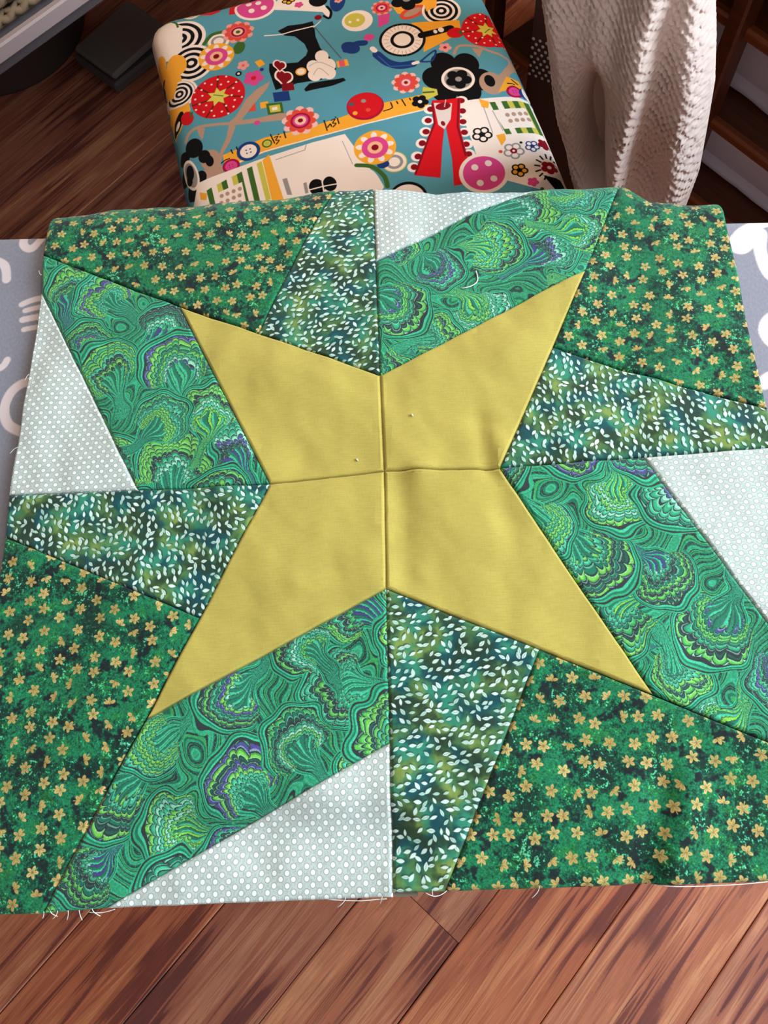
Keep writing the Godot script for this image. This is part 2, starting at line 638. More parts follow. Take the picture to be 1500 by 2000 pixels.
# flat slab with a moulded edge: steps are (inset, drop) from the top outward and down; both faces closed
func slab(line: PackedVector2Array, y: float, steps: Array, uvf: Callable) -> ArrayMesh:
	var n := line.size()
	var area := 0.0
	for k in n:
		area += line[k].cross(line[(k + 1) % n])
	var sgn := 1.0 if area > 0 else -1.0
	var nor := PackedVector2Array()
	for k in n:
		var e := (line[(k + 1) % n] - line[posmod(k - 1, n)]).normalized()
		nor.append(Vector2(e.y, -e.x) * sgn)
	var rings: Array[PackedVector3Array] = []
	for s in steps:
		var r := PackedVector3Array()
		for k in n:
			var p: Vector2 = line[k] - nor[k] * s.x
			r.append(Vector3(p.x, y - s.y, p.y))
		rings.append(r)
	var st := SurfaceTool.new()
	st.begin(Mesh.PRIMITIVE_TRIANGLES)
	var put := func(v: Vector3) -> void:
		st.set_uv(uvf.call(Vector2(v.x, v.z)))
		st.add_vertex(v)
	for q in rings.size() - 1:
		for k in n:
			var k2 := (k + 1) % n
			var a := [rings[q][k], rings[q][k2], rings[q + 1][k2], rings[q + 1][k]]
			for i in ([0, 2, 1, 0, 3, 2] if sgn > 0 else [0, 1, 2, 0, 2, 3]):
				put.call(a[i])
	for cap in 2:
		var r := rings[0] if cap == 0 else rings[rings.size() - 1]
		var flat := PackedVector2Array()
		for v in r:
			flat.append(Vector2(v.x, v.z))
		var t := Geometry2D.triangulate_polygon(flat)
		for i in range(0, t.size(), 3):
			var a := flat[t[i]]
			var b := flat[t[i + 1]]
			var c := flat[t[i + 2]]
			var cw := (b - a).cross(c - a) > 0
			put.call(r[t[i]])
			if cw == (cap == 0):
				put.call(r[t[i + 1]])
				put.call(r[t[i + 2]])
			else:
				put.call(r[t[i + 2]])
				put.call(r[t[i + 1]])
	st.generate_normals()
	return st.commit()


# ---------------------------------------------------------------- the quilt block

# block place (-1..1 to each side, v away from the viewer) to the plane of the board
func flat_at(uv: Vector2) -> Vector2:
	return Vector2(0.2283756 * uv.x - 0.0168993 * uv.y, -0.0168993 * uv.x - 0.2283756 * uv.y)


func flat_uv(p: Vector2) -> Vector2:
	return Vector2(0.2283756 * p.x - 0.0168993 * p.y, -0.0168993 * p.x - 0.2283756 * p.y) / 0.0524410


const FOLD_U := [-1.3, -1.0, -0.6, -0.346, 0.0, 0.2, 0.34, 0.6, 0.74, 0.82, 1.0, 1.3]
const FOLD_R := [0.022, 0.025, 0.046, 0.05, 0.08, 0.05, 0.042, 0.045, 0.045, 0.026, 0.02, 0.02]
# soft creases: from, to (block places), half width, height
var creases := [
	[Vector2(-0.215, -0.297), Vector2(-0.003, -0.298), 0.006, 0.0010],
	[Vector2(0.046, -0.03), Vector2(0.044, -0.285), 0.008, -0.0016],
	[Vector2(0.265, 0.13), Vector2(0.271, 0.0), 0.006, -0.0016],
	[Vector2(0.295, 0.10), Vector2(0.30, 0.0), 0.006, 0.0010],
	[Vector2(0.285, -0.02), Vector2(0.32, -0.16), 0.008, -0.0012],
	[Vector2(-0.202, 0.052), Vector2(-0.037, 0.075), 0.014, -0.0018],
	[Vector2(-0.42, 0.40), Vector2(-0.18, 0.30), 0.016, 0.0012],
	[Vector2(0.30, 0.33), Vector2(0.55, 0.52), 0.02, 0.0014],
	[Vector2(-0.46, -0.865), Vector2(-0.013, -0.87), 0.014, -0.0030],
	[Vector2(-0.50, -0.77), Vector2(-0.013, -0.775), 0.016, 0.0020],
	[Vector2(0.089, 0.004), Vector2(0.11, 0.008), 0.006, 0.0016],
	[Vector2(0.60, 0.25), Vector2(1.0, 0.18), 0.02, -0.0015],
	[Vector2(0.52, -1.0), Vector2(0.60, -0.78), 0.008, -0.0025],
	[Vector2(0.57, -1.0), Vector2(0.64, -0.80), 0.008, 0.0020],
	[Vector2(0.30, 0.93), Vector2(0.75, 0.90), 0.02, 0.003],
	[Vector2(-0.6, -0.25), Vector2(-0.9, -0.2), 0.02, 0.0014],
]


func drape(p: Vector2, raise: float) -> Vector3:
	var uv := flat_uv(p)
	var h := noise.get_noise_2d(p.x * 15.0, p.y * 13.0) * 0.0026 + noise.get_noise_2d(p.x * 34.0 + 9.0, p.y * 30.0) * 0.0004 + 0.0008
	for c in creases:
		var a: Vector2 = c[0]
		var b: Vector2 = c[1]
		var q := Geometry2D.get_closest_point_to_segment(uv, a, b)
		var d := (uv - q).length() * HALF
		var w: float = c[2]
		if d < w * 2.6:
			h += c[3] * exp(-d * d / (w * w)) * 1.5
	h = maxf(h, -0.0035) + raise
	var x := p.x
	var y := TOP
	var z := p.y
	var nz := 0.0
	var ny := 1.0
	if z < -0.185:
		var r := 0.02
		for k in FOLD_U.size() - 1:
			if uv.x >= FOLD_U[k] and uv.x <= FOLD_U[k + 1]:
				r = lerpf(FOLD_R[k], FOLD_R[k + 1], smoothstep(FOLD_U[k], FOLD_U[k + 1], uv.x))
		var s := -0.185 - z
		var th := minf(s / r, 1.45)
		var rest := maxf(0.0, s - r * 1.45)
		z = -0.185 - r * sin(th) - rest * cos(1.45)
		y = TOP - r * (1 - cos(th)) - rest * sin(1.45)
		nz = -sin(th)
		ny = cos(th)
	elif z > 0.18:
		var th := (z - 0.18) / 0.45
		z = 0.18 + 0.45 * sin(th)
		y = TOP - 0.45 * (1 - cos(th))
		nz = sin(th)
		ny = cos(th)
	return Vector3(x, y + ny * h, z + nz * h)


func patch_mesh(poly_uv: PackedVector2Array, turn: int, shift: Vector2) -> ArrayMesh:
	var n := poly_uv.size()
	var pl := PackedVector2Array()
	for q in poly_uv:
		pl.append(flat_at(q))
	var area := 0.0
	for k in n:
		area += pl[k].cross(pl[(k + 1) % n])
	if area < 0:
		pl.reverse()
	var st := SurfaceTool.new()
	st.begin(Mesh.PRIMITIVE_TRIANGLES)
	var put := func(p: Vector2, raise: float) -> void:
		var l := flat_uv(p)
		for k in turn:
			l = Vector2(-l.y, l.x)
		st.set_uv(Vector2(l.x, -l.y) * HALF + shift)
		st.add_vertex(drape(p, raise))
	var insets := [0.0, 0.0005, 0.0011, 0.0020]
	var lifts := [-0.0021, -0.0008, -0.00018, 0.0]
	var loops := []
	for d in insets:
		var lp := PackedVector2Array()
		for k in n:
			var e0 := (pl[k] - pl[posmod(k - 1, n)]).normalized()
			var e1 := (pl[(k + 1) % n] - pl[k]).normalized()
			var n0 := Vector2(-e0.y, e0.x)
			var n1 := Vector2(-e1.y, e1.x)
			var bis := (n0 + n1)
			lp.append(pl[k] + bis * d / maxf(0.25, 1.0 + n0.dot(n1)))
		loops.append(lp)
	for k in n:
		var k2 := (k + 1) % n
		var segs := maxi(1, int(pl[k].distance_to(pl[k2]) / 0.004))
		for q in insets.size() - 1:
			for s in segs:
				var t0 := s / float(segs)
				var t1 := (s + 1) / float(segs)
				var a: Vector2 = loops[q][k].lerp(loops[q][k2], t0)
				var b: Vector2 = loops[q][k].lerp(loops[q][k2], t1)
				var c: Vector2 = loops[q + 1][k].lerp(loops[q + 1][k2], t1)
				var d: Vector2 = loops[q + 1][k].lerp(loops[q + 1][k2], t0)
				var l0: float = lifts[q]
				var l1: float = lifts[q + 1]
				put.call(a, l0)
				put.call(b, l0)
				put.call(c, l1)
				put.call(a, l0)
				put.call(c, l1)
				put.call(d, l1)
	var inner: PackedVector2Array = loops[insets.size() - 1]
	var lo := inner[0]
	var hi := inner[0]
	for q in inner:
		lo = lo.min(q)
		hi = hi.max(q)
	var cell := 0.004
	for j in range(int(floor(lo.y / cell)), int(ceil(hi.y / cell))):
		for i in range(int(floor(lo.x / cell)), int(ceil(hi.x / cell))):
			var sq := PackedVector2Array([Vector2(i, j) * cell, Vector2(i + 1, j) * cell, Vector2(i + 1, j + 1) * cell, Vector2(i, j + 1) * cell])
			var all := true
			for c in sq:
				for k in n:
					if (inner[(k + 1) % n] - inner[k]).cross(c - inner[k]) < 0.0:
						all = false
						break
				if not all:
					break
			var pieces: Array[PackedVector2Array] = [sq]
			if not all:
				pieces = Geometry2D.intersect_polygons(sq, inner)
			for pc in pieces:
				if pc.size() < 3:
					continue
				if Geometry2D.is_polygon_clockwise(pc):
					pc.reverse()
				for k in range(1, pc.size() - 1):
					put.call(pc[0], 0.0)
					put.call(pc[k], 0.0)
					put.call(pc[k + 1], 0.0)
	st.generate_normals()
	return st.commit()


func build_quilt() -> void:
	var o := thing("quilt_block", "patchwork quilt block with a four-pointed chartreuse star among green prints, spread over the ironing board", "quilt", Vector3.ZERO)
	var c := Vector2(0.002, 0.009)
	# notch, star tip, long seam at the rim, strip edge at the rim, strip edge on the seam, split at the rim, corner, middle of the rim; one row to a quarter, clockwise from the far left
	var notch := [Vector2(0.001, 0.296), Vector2(0.303, -0.005), Vector2(-0.004, -0.309), Vector2(-0.301, -0.007)]
	var tip := [Vector2(-0.579, 0.575), Vector2(0.598, 0.585), Vector2(0.601, -0.594), Vector2(-0.592, -0.597)]
	var seam_rim := [Vector2(-1.014, 0.795), Vector2(0.79, 1.0), Vector2(1.0, -0.788), Vector2(-0.804, -1.011)]
	var strip_rim := [Vector2(-1.003, 0.659), Vector2(0.66, 1.0), Vector2(1.0, -0.66), Vector2(-0.662, -1.004)]
	var strip_mid := [Vector2(-0.656, -0.003), Vector2(0.002, 0.674), Vector2(0.67, 0.001), Vector2(-0.009, -0.674)]
	var split_rim := [Vector2(-0.11, 1.0), Vector2(1.004, 0.115), Vector2(0.098, -0.99), Vector2(-1.006, -0.113)]
	var corner := [Vector2(-1.014, 1.0), Vector2(1.014, 1.0), Vector2(1.0, -0.99), Vector2(-1.0, -1.01)]
	var mid := [Vector2(0.002, 1.0), Vector2(1.0, 0.006), Vector2(-0.0155, -0.989), Vector2(-1.016, 0.006)]
	var mid_low := Vector2(-0.016, -0.998)
	var where := ["far left", "far right", "near right", "near left"]
	for k in 4:
		var nv: Vector2 = notch[k]
		var nh: Vector2 = notch[(k + 3) % 4]
		var tp: Vector2 = tip[k]
		var sp := nv.lerp(tp, 0.592)
		var strip_side: Vector2 = strip_mid[k]
		part("star_patch", patch_mesh(PackedVector2Array([c, nv, tp, nh]), 0, Vector2(0.03 * k, 0.017 * k)), m_star, o).set_meta("label", "chartreuse solid star patch, %s" % where[k])
		var mm: Vector2 = mid[k]
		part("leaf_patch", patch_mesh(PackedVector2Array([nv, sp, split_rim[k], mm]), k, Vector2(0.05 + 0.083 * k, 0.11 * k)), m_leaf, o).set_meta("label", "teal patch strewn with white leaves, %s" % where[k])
		part("floral_patch", patch_mesh(PackedVector2Array([sp, seam_rim[k], corner[k], split_rim[k]]), k, Vector2(0.02 + 0.071 * k, 0.063 * k)), m_floral, o).set_meta("label", "emerald patch with small gold flowers, %s" % where[k])
		part("marbled_patch", patch_mesh(PackedVector2Array([tp, seam_rim[k], strip_rim[k], strip_side, nh]), k, Vector2(0.04 + 0.059 * k, 0.09 * k + 0.01)), m_marble, o).set_meta("label", "green marbled feather-print patch, %s" % where[k])
		var rim_mid: Vector2 = mid[(k + 3) % 4] if k != 3 else mid_low
		part("spotted_patch", patch_mesh(PackedVector2Array([strip_rim[k], rim_mid, strip_side]), k, Vector2(0.013 * k, 0.009 * k)), m_spots, o).set_meta("label", "pale mint spotted patch, %s" % where[k])
	# turned-back seam allowance that shows at the near edge, and frayed threads
	var sa := SurfaceTool.new()
	sa.begin(Mesh.PRIMITIVE_TRIANGLES)
	for q in 6:
		for r in 2:
			var f := func(i: int, j: int) -> Vector3:
				return drape(flat_at(Vector2(-0.012 + 0.05 * i / 6.0, -0.965 - 0.033 * j / 2.0)), -0.0024)
			quad(sa, f.call(q, r), f.call(q + 1, r), f.call(q + 1, r + 1), f.call(q, r + 1))
	sa.generate_normals()
	part("seam_allowance", sa.commit(), mat(Color(0.45, 0.41, 0.36), 0.9), o).set_meta("label", "grey-brown turned-under seam allowance")
	var rng := RandomNumberGenerator.new()
	rng.seed = 8
	var ends := [Vector2(-0.80, -1.01), Vector2(-0.785, -1.01), Vector2(-0.77, -1.01), Vector2(-0.745, -1.01), Vector2(-0.72, -1.01), Vector2(-0.69, -1.008), Vector2(-0.12, -1.0), Vector2(-0.04, -1.0), Vector2(0.07, -0.99), Vector2(0.30, -0.99), Vector2(0.0, 1.0), Vector2(0.5, 1.0), Vector2(-1.014, 0.72), Vector2(-1.012, 0.38), Vector2(-1.013, 0.15)]
	for e in ends:
		var out: Vector2 = Vector2(e.x, 0).normalized() if absf(e.x) > 0.99 else Vector2(0, signf(e.y))
		var pts := PackedVector3Array()
		var l := rng.randf_range(0.010, 0.024)
		var sw := rng.randf_range(-0.02, 0.02)
		for k in 6:
			var t := k / 5.0
			pts.append(drape(flat_at(e + out * (l * t - 0.006) + out.orthogonal() * sw * t * t), -0.0012 * t))
		part("loose_thread", tube(pts, PackedFloat32Array([0.0002]), 5), m_thread, o)
	# long loops of thread along the near edge
	for lp in [[Vector2(-0.70, -1.010), Vector2(-0.64, -1.006), 0.004], [Vector2(0.055, -0.99), Vector2(0.105, -0.985), 0.010], [Vector2(-0.16, -0.998), Vector2(-0.03, -1.0), 0.004], [Vector2(0.55, -0.99), Vector2(0.78, -0.99), 0.004]]:
		var pts := PackedVector3Array()
		for k in 13:
			var t := k / 12.0
			var q: Vector2 = lp[0].lerp(lp[1], t) + Vector2(0, -lp[2] * sin(PI * t))
			pts.append(drape(flat_at(q), -0.001))
		part("loose_thread", tube(pts, PackedFloat32Array([0.00022]), 5), m_thread, o)


# ---------------------------------------------------------------- chair

func rounded_rect(x0: float, x1: float, y0: float, y1: float, r: float, bow: float) -> PackedVector2Array:
	var out := PackedVector2Array()
	var cs := [Vector2(x1 - r, y0 + r), Vector2(x1 - r, y1 - r), Vector2(x0 + r, y1 - r), Vector2(x0 + r, y0 + r)]
	for c in 4:
		for k in 7:
			var a := -PI / 2 + PI / 2 * c + PI / 2 * k / 6.0
			out.append(cs[c] + Vector2(cos(a), sin(a)) * r)
		# points along the next side, bowed a little outward
		var p0 := out[out.size() - 1]
		var a2 := -PI / 2 + PI / 2 * (c + 1)
		var p1: Vector2 = cs[(c + 1) % 4] + Vector2(cos(a2), sin(a2)) * r
		for k in range(1, 12):
			var t := k / 12.0
			out.append(p0.lerp(p1, t) + Vector2(cos(a2), sin(a2)) * bow * sin(PI * t))
	return out


func build_chair() -> void:
	var o := thing("chair", "low square chair with a teal seat cover printed with buttons, flowers and sewing tools", "chair", Vector3(-0.3202, 0, -0.6582), deg_to_rad(17))
	# seat axes: x along the far edge, z toward the viewer; the print is laid out on the seat at 2000 texels to the metre
	var line := rounded_rect(-0.001, 0.391, -0.020, 0.420, 0.032, 0.004)
	var cx := Vector2(0.195, 0.2)
	var steps := [[0.020, -0.075, -0.034], [0.004, -0.070, -0.028], [0.0, -0.055, -0.018], [0.0, -0.034, -0.005], [0.003, -0.018, 0.002], [0.010, -0.0075, 0.010], [0.020, -0.0025, 0.020], [0.035, 0.0, 0.035]]
	var n := line.size()
	var rings := []
	var tex := []
	for s in steps:
		var r := PackedVector3Array()
		var t := PackedVector2Array()
		for k in n:
			var d := (line[k] - cx)
			var dn := Vector2(d.x / 0.195, d.y / 0.21)
			var inward := -d.normalized()
			# the far left corner is pulled out into a soft ear
			var ear := clampf(1.0 - line[k].distance_to(Vector2(0.01, 0.0)) / 0.07, 0.0, 1.0)
			var q: Vector2 = line[k] + inward * (s[0] - ear * 0.008)
			var e: Vector2 = line[k] + inward * (s[2] - ear * 0.008)
			r.append(Vector3(q.x, 0.47 + s[1], q.y))
			t.append(Vector2((e.x + 0.06) * 2000.0 / 1040.0, (e.y + 0.06) * 2000.0 / 1100.0))
		rings.append(r)
		tex.append(t)
	var last: PackedVector3Array = rings[rings.size() - 1]
	for m in range(1, 9):
		var r := PackedVector3Array()
		var t := PackedVector2Array()
		for k in n:
			var f := 1.0 - m / 8.0
			var q := Vector2(last[k].x, last[k].z).lerp(cx, 1.0 - f)
			var y := 0.47 + 0.007 * (1.0 - f * f) + noise.get_noise_2d(q.x * 16.0, q.y * 16.0) * 0.002 * (1.0 - f)
			r.append(Vector3(q.x, y, q.y))
			t.append(Vector2((q.x + 0.06) * 2000.0 / 1040.0, (q.y + 0.06) * 2000.0 / 1100.0))
		rings.append(r)
		tex.append(t)
	var st := SurfaceTool.new()
	st.begin(Mesh.PRIMITIVE_TRIANGLES)
	for q in rings.size() - 1:
		for k in n:
			var k2 := (k + 1) % n
			for i in [[q, k], [q + 1, k2], [q, k2], [q, k], [q + 1, k], [q + 1, k2]]:
				st.set_uv(tex[i[0]][i[1]])
				st.add_vertex(rings[i[0]][i[1]])
	st.generate_normals()
	part("seat_cushion", st.commit(), m_seat, o).set_meta("label", "teal cushion cover printed with sewing motifs")
	part("seat_frame", chamfer_box(Vector3(0.36, 0.05, 0.40), 0.006), m_dark_wood, o, Vector3(0.195, 0.371, 0.20))
	for x in [0.035, 0.355]:
		for z in [0.02, 0.38]:
			part("leg", tube(PackedVector3Array([Vector3(x, 0.36, z), Vector3(x + (x - 0.195) * 0.08, 0.0, z + (z - 0.2) * 0.08)]), PackedFloat32Array([0.02, 0.014]), 10), m_dark_wood, o)


# ---------------------------------------------------------------- stand that holds the throw

func build_stand() -> void:
	# local x along the panel to the right, z toward the viewer
	var o := thing("blanket_stand", "brown wooden stand with a band of pale studs, holding the cream throw", "stand", Vector3(0.127, 0, -0.655), atan2(-0.5, 0.87))
	var brown := mat(Color(0.30, 0.185, 0.135), 0.7)
	part("panel", chamfer_box(Vector3(0.15, 0.84, 0.022), 0.008), brown, o, Vector3(0.075, 0.49, -0.012))
	part("foot", chamfer_box(Vector3(0.05, 0.07, 0.20), 0.006), m_dark_wood, o, Vector3(0.04, 0.035, -0.06))
	part("foot", chamfer_box(Vector3(0.05, 0.07, 0.20), 0.006), m_dark_wood, o, Vector3(0.115, 0.035, -0.06))
	# arm that reaches forward from the panel to the throw
	part("arm", tube(PackedVector3Array([Vector3(0.055, 0.885, -0.006), Vector3(0.010, 0.885, 0.128)]), PackedFloat32Array([0.009]), 10), m_dark_wood, o)
	var sd := SurfaceTool.new()
	sd.begin(Mesh.PRIMITIVE_TRIANGLES)
	for j in 9:
		for i in 16:
			var p := Vector3(0.006 + i * 0.0086 + (0.0043 if j % 2 else 0.0), 0.396 + j * 0.0058, -0.0005)
			var ring := PackedVector3Array()
			for s in 7:
				ring.append(p + Vector3(cos(TAU * s / 6.0) * 0.0022, sin(TAU * s / 6.0) * 0.0022, 0))
			for s in 6:
				tri(sd, p + Vector3(0, 0, 0.0018), ring[s + 1], ring[s])
	sd.generate_normals()
	var studs := part("stud_band", sd.commit(), mat(Color(0.85, 0.82, 0.78), 0.3, 0.3), o)
	studs.set_meta("kind", "stuff")
	studs.set_meta("label", "band of pale round studs")


# ---------------------------------------------------------------- throw

func throw_edges(y: float) -> Vector2:
	var ys := [0.20, 0.36, 0.446, 0.485, 0.532, 0.585, 0.627, 0.653, 0.80, 0.96]
	var ls := [0.0, -0.006, -0.028, -0.043, -0.060, -0.073, -0.083, -0.089, -0.108, -0.118]
	var rs := [0.080, 0.088, 0.0895, 0.0885, 0.081, 0.072, 0.060, 0.051, 0.022, 0.008]
	for k in ys.size() - 1:
		if y <= ys[k + 1]:
			var t := clampf((y - ys[k]) / (ys[k + 1] - ys[k]), 0.0, 1.0)
			return Vector2(lerpf(ls[k], ls[k + 1], t), lerpf(rs[k], rs[k + 1], t))
	return Vector2(ls[9], rs[9])


func bell(t: float, c: float, w: float) -> float:
	return exp(-(t - c) * (t - c) / (w * w))


func throw_depth(t: float, y: float) -> float:
	var f := clampf((y - 0.45) / 0.21, -0.3, 1.2)
	var ridge := lerpf(0.37, 0.66, f)
	var second := lerpf(0.80, 0.88, f)
	var d := 0.0
	d += 0.032 * (bell(t, ridge, 0.14) if t < ridge else bell(t, ridge, 0.085))
	d += 0.012 * bell(t, second, 0.10)
	d += 0.010 * bell(t, 0.08, 0.10) * clampf(f * 2.0, 0.3, 1.0)
	d += 0.006 * bell(t, lerpf(0.22, 0.38, f), 0.06) * clampf(f - 0.4, 0.0, 1.0) * 2.0
	# the deep pocket between the first fold and the left fall, with the lip below it
	var pk := lerpf(0.26, 0.30, f)
	d -= 0.058 * bell(t, pk, 0.08) * smoothstep(0.463, 0.492, y - (pk - t) * 0.06) * smoothstep(0.62, 0.53, y)
	d += 0.012 * bell(t, 0.14, 0.13) * bell(y, 0.462, 0.022)
	d -= 0.026 * pow(absf(2.0 * t - 1.0), 7.0)
	d += noise.get_noise_2d(t * 3.0, y * 9.0) * 0.004
	return d


func build_throw() -> void:
	var base := Vector3(0.191, 0, -0.408)
	var rr := Vector3(0.968, 0, 0.25)
	var nn := Vector3(-0.25, 0, 0.968)
	var o := thing("throw", "cream waffle-knit throw hanging in deep folds beside the printed seat", "throw")
	var ys := PackedFloat32Array()
	var y := 0.22
	while y < 0.96:
		ys.append(y)
		y += 0.00095 if y > 0.425 and y < 0.70 else 0.006
	var nv := ys.size() - 1
	var nf := 190
	var nb := 24
	var f := func(i: int, j: int) -> Vector3:
		var yy := ys[j]
		var e := throw_edges(yy)
		if i <= nf:
			var t := i / float(nf)
			var s := lerpf(e.x, e.y, t)
			var d := throw_depth(t, yy)
			# the knit: bobbles standing proud of small deep holes, staggered row by row
			var wave := cos(TAU * s / 0.0068 + sin(yy * 60.0) * 0.6) * cos(TAU * yy / 0.0084)
			var lump := noise.get_noise_2d(s * 190.0, yy * 165.0)
			var loop := (0.0013 * wave if wave > 0.0 else 0.0042 * wave * absf(wave)) * (0.75 + 1.5 * noise.get_noise_2d(s * 14.0 + 3.0, yy * 14.0)) + 0.0022 * lump
			loop *= 0.6 + 1.6 * absf(noise.get_noise_2d(s * 26.0, yy * 26.0))
			loop += noise.get_noise_2d(s * 520.0, yy * 520.0) * 0.0008
			return base + rr * s + nn * (d + loop) + Vector3.UP * yy
		var t2 := (i - nf) / float(nb)
		var s2 := lerpf(e.y, e.x, t2)
		return base + rr * s2 + nn * (-0.026 - 0.018 * pow(sin(PI * t2), 0.6) + noise.get_noise_2d(s2 * 20.0, yy * 10.0) * 0.003) + Vector3.UP * yy
	part("knit_panel", sheet(nf + nb, nv, f, func(i: int, j: int) -> Vector2: return Vector2(i / 100.0, ys[j])), m_knit, o)
	# rolled hem at the foot and the turn over the top of the chair back
	for hem in 2:
		var st := SurfaceTool.new()
		st.begin(Mesh.PRIMITIVE_TRIANGLES)
		var j := 0 if hem == 0 else nv
		var pts := PackedVector3Array()
		for i in range(0, nf + nb + 1, 4):
			pts.append(f.call(i, j))
		var c := Vector3.ZERO
		for q in pts:
			c += q / pts.size()
		for i in pts.size():
			var a := pts[i]
			var b := pts[(i + 1) % pts.size()]
			if hem == 0:
				tri(st, a, b, c)
			else:
				tri(st, a, c + Vector3(0, 0.012, 0), b)
		st.generate_normals()
		part("hem" if hem == 0 else "top_fold", st.commit(), m_knit, o)



# ---------------------------------------------------------------- shelf unit with folded linen

func build_shelf_unit() -> void:
	# x along the front toward the viewer, -z into the shelves
	var turn := atan2(-0.766, 0.643)
	var o := thing("shelf_unit", "low open shelf unit of orange-brown wood at the right, behind the throw", "shelf", Vector3(0.376, 0, -0.687), turn)
	var depth := 0.30
	var x0 := -0.42
	var x1 := 0.62
	# local -z must point away from the viewer, into the unit
	var levels := [0.152, 0.282, 0.411, 0.545]
	for k in levels.size():
		var y: float = levels[k]
		part("shelf_board", chamfer_box(Vector3(x1 - x0 - 0.004, 0.010, depth - 0.012), 0.002, 4.0), m_wood, o, Vector3((x0 + x1) / 2, y, -depth / 2 - 0.008))
		part("rail", chamfer_box(Vector3(x1 - x0, 0.0150, 0.014), 0.003, 3.0), m_wood_light, o, Vector3((x0 + x1) / 2, y + 0.0035, -0.007))
	part("top_board", chamfer_box(Vector3(x1 - x0 + 0.04, 0.02, depth + 0.02), 0.004, 4.0), m_wood, o, Vector3((x0 + x1) / 2, 0.68, -depth / 2))
	for x in [x0, 0.0, x1]:
		part("post", chamfer_box(Vector3(0.022, 0.67, 0.030), 0.003, 3.0), m_wood, o, Vector3(x, 0.335, 0.0))
	part("back_panel", chamfer_box(Vector3(x1 - x0, 0.66, 0.008), 0.002, 3.0), mat(Color(0.10, 0.05, 0.03), 0.7), o, Vector3((x0 + x1) / 2, 0.335, -depth - 0.004))
	# folded linen on the shelves: each pile a thing of its own
	var piles := [[1, 1, "folded pale grey linen right of the wooden post, on the upper of the visible shelves"], [1, 0, "sliver of folded grey linen between the throw and the wooden post"], [0, 1, "folded dim grey linen on the lower shelf, just beyond the board's far edge"]]
	for pile in piles:
		var k: int = pile[0]
		var bay: int = pile[1]
		var a := x0 + 0.014 if bay == 0 else -0.046
		var b := -0.052 if bay == 0 else x1 - 0.014
		var y: float = levels[k] + 0.006
		var st := SurfaceTool.new()
		st.begin(Mesh.PRIMITIVE_TRIANGLES)
		var zf := -0.070
		# side profile of the fold: hem roll, face, fold over the top
		var prof := [Vector2(-0.28, 0.001), Vector2(zf + 0.004, 0.001), Vector2(zf + 0.010, 0.006), Vector2(zf + 0.010, 0.015), Vector2(zf + 0.003, 0.020), Vector2(zf + 0.008, 0.027), Vector2(zf + 0.007, 0.096), Vector2(zf - 0.004, 0.108), Vector2(zf - 0.03, 0.113), Vector2(-0.28, 0.110)]
		var nx := 24
		var place := func(i: int, q: int) -> Vector3:
			var t := i / float(nx)
			var x := lerpf(a, b, t)
			var sag := noise.get_noise_2d(x * 14.0 + k * 7.0, q * 1.3) * 0.004
			return Vector3(x, y + prof[q].y + (sag if q > 4 else 0.0), prof[q].x + (sag if q > 0 and q < 8 else 0.0))
		for i in nx:
			for q in prof.size() - 1:
				quad(st, place.call(i, q), place.call(i, q + 1), place.call(i + 1, q + 1), place.call(i + 1, q))
		for i in [0, nx]:
			for q in range(1, prof.size() - 1):
				tri(st, place.call(i, 0), place.call(i, q), place.call(i, q + 1))
		st.generate_normals()
		var l := part("linen_pile", st.commit(), m_linen, self)
		l.transform = o.transform
		tag(l, pile[2], "linen", "folded linen in the shelf unit")


# ---------------------------------------------------------------- side table with basket

func build_side_table() -> void:
	# its edge runs away to the right; local x along that edge, local -z into the table
	var turn := atan2(0.739, 0.673)
	var o := thing("side_table", "pale grey side table with a thin raised rim, at the far left corner", "table", Vector3(-0.401, 0, -0.569), turn)
	var w := 1.36
	var d := 0.85  # length and depth stretched out of view to shade the floor
	var mid := -0.06
	part("table_top", chamfer_box(Vector3(w, 0.010, d), 0.002), mat(Color(0.50, 0.47, 0.46), 0.55), o, Vector3(mid, 0.541, -d / 2))
	part("rim", chamfer_box(Vector3(w, 0.017, 0.010), 0.002), mat(Color(0.62, 0.57, 0.57), 0.5), o, Vector3(mid, 0.5455, -0.003))
	part("apron", chamfer_box(Vector3(w - 0.02, 0.012, 0.012), 0.002), mat(Color(0.30, 0.28, 0.29), 0.6), o, Vector3(mid, 0.530, -0.010))
	for x in [mid - 0.64, mid + 0.64]:
		for z in [-0.05, -0.80]:
			part("leg", chamfer_box(Vector3(0.03, 0.535, 0.03), 0.003), m_dark_wood, o, Vector3(x, 0.2675, z))
	# basket of plaited rush
	var b := thing("basket", "plaited natural rush basket standing on the pale side table", "basket", o.position + o.basis * Vector3(0, 0.5495, 0), turn)
	var straw := mat(Color(0.46, 0.39, 0.30), 0.85)
	for row in 9:
		var st := SurfaceTool.new()
		st.begin(Mesh.PRIMITIVE_TRIANGLES)
		for k in 34:
			for s in [-1.0, 1.0]:
				var x := -0.30 + k * 0.0175 + (0.006 if s > 0 else 0.0)
				var c := Vector3(x, 0.008 + row * 0.0145, -0.022 - row * 0.0035)
				var dir := Vector3(0.0165, 0.0062 * s, 0.0)
				add_tube(st, PackedVector3Array([c - dir - Vector3(0, 0, 0.003), c - dir * 0.5, c + Vector3(0, 0, 0.0035), c + dir * 0.5, c + dir - Vector3(0, 0, 0.003)]), PackedFloat32Array([0.0012, 0.0038, 0.0044, 0.0038, 0.0012]), 6)
		st.generate_normals()
		part("braid", st.commit(), straw, b)
	part("lining", chamfer_box(Vector3(0.58, 0.13, 0.26), 0.02), mat(Color(0.20, 0.16, 0.12), 0.9), b, Vector3(0.0, 0.066, -0.175))


# ---------------------------------------------------------------- small things

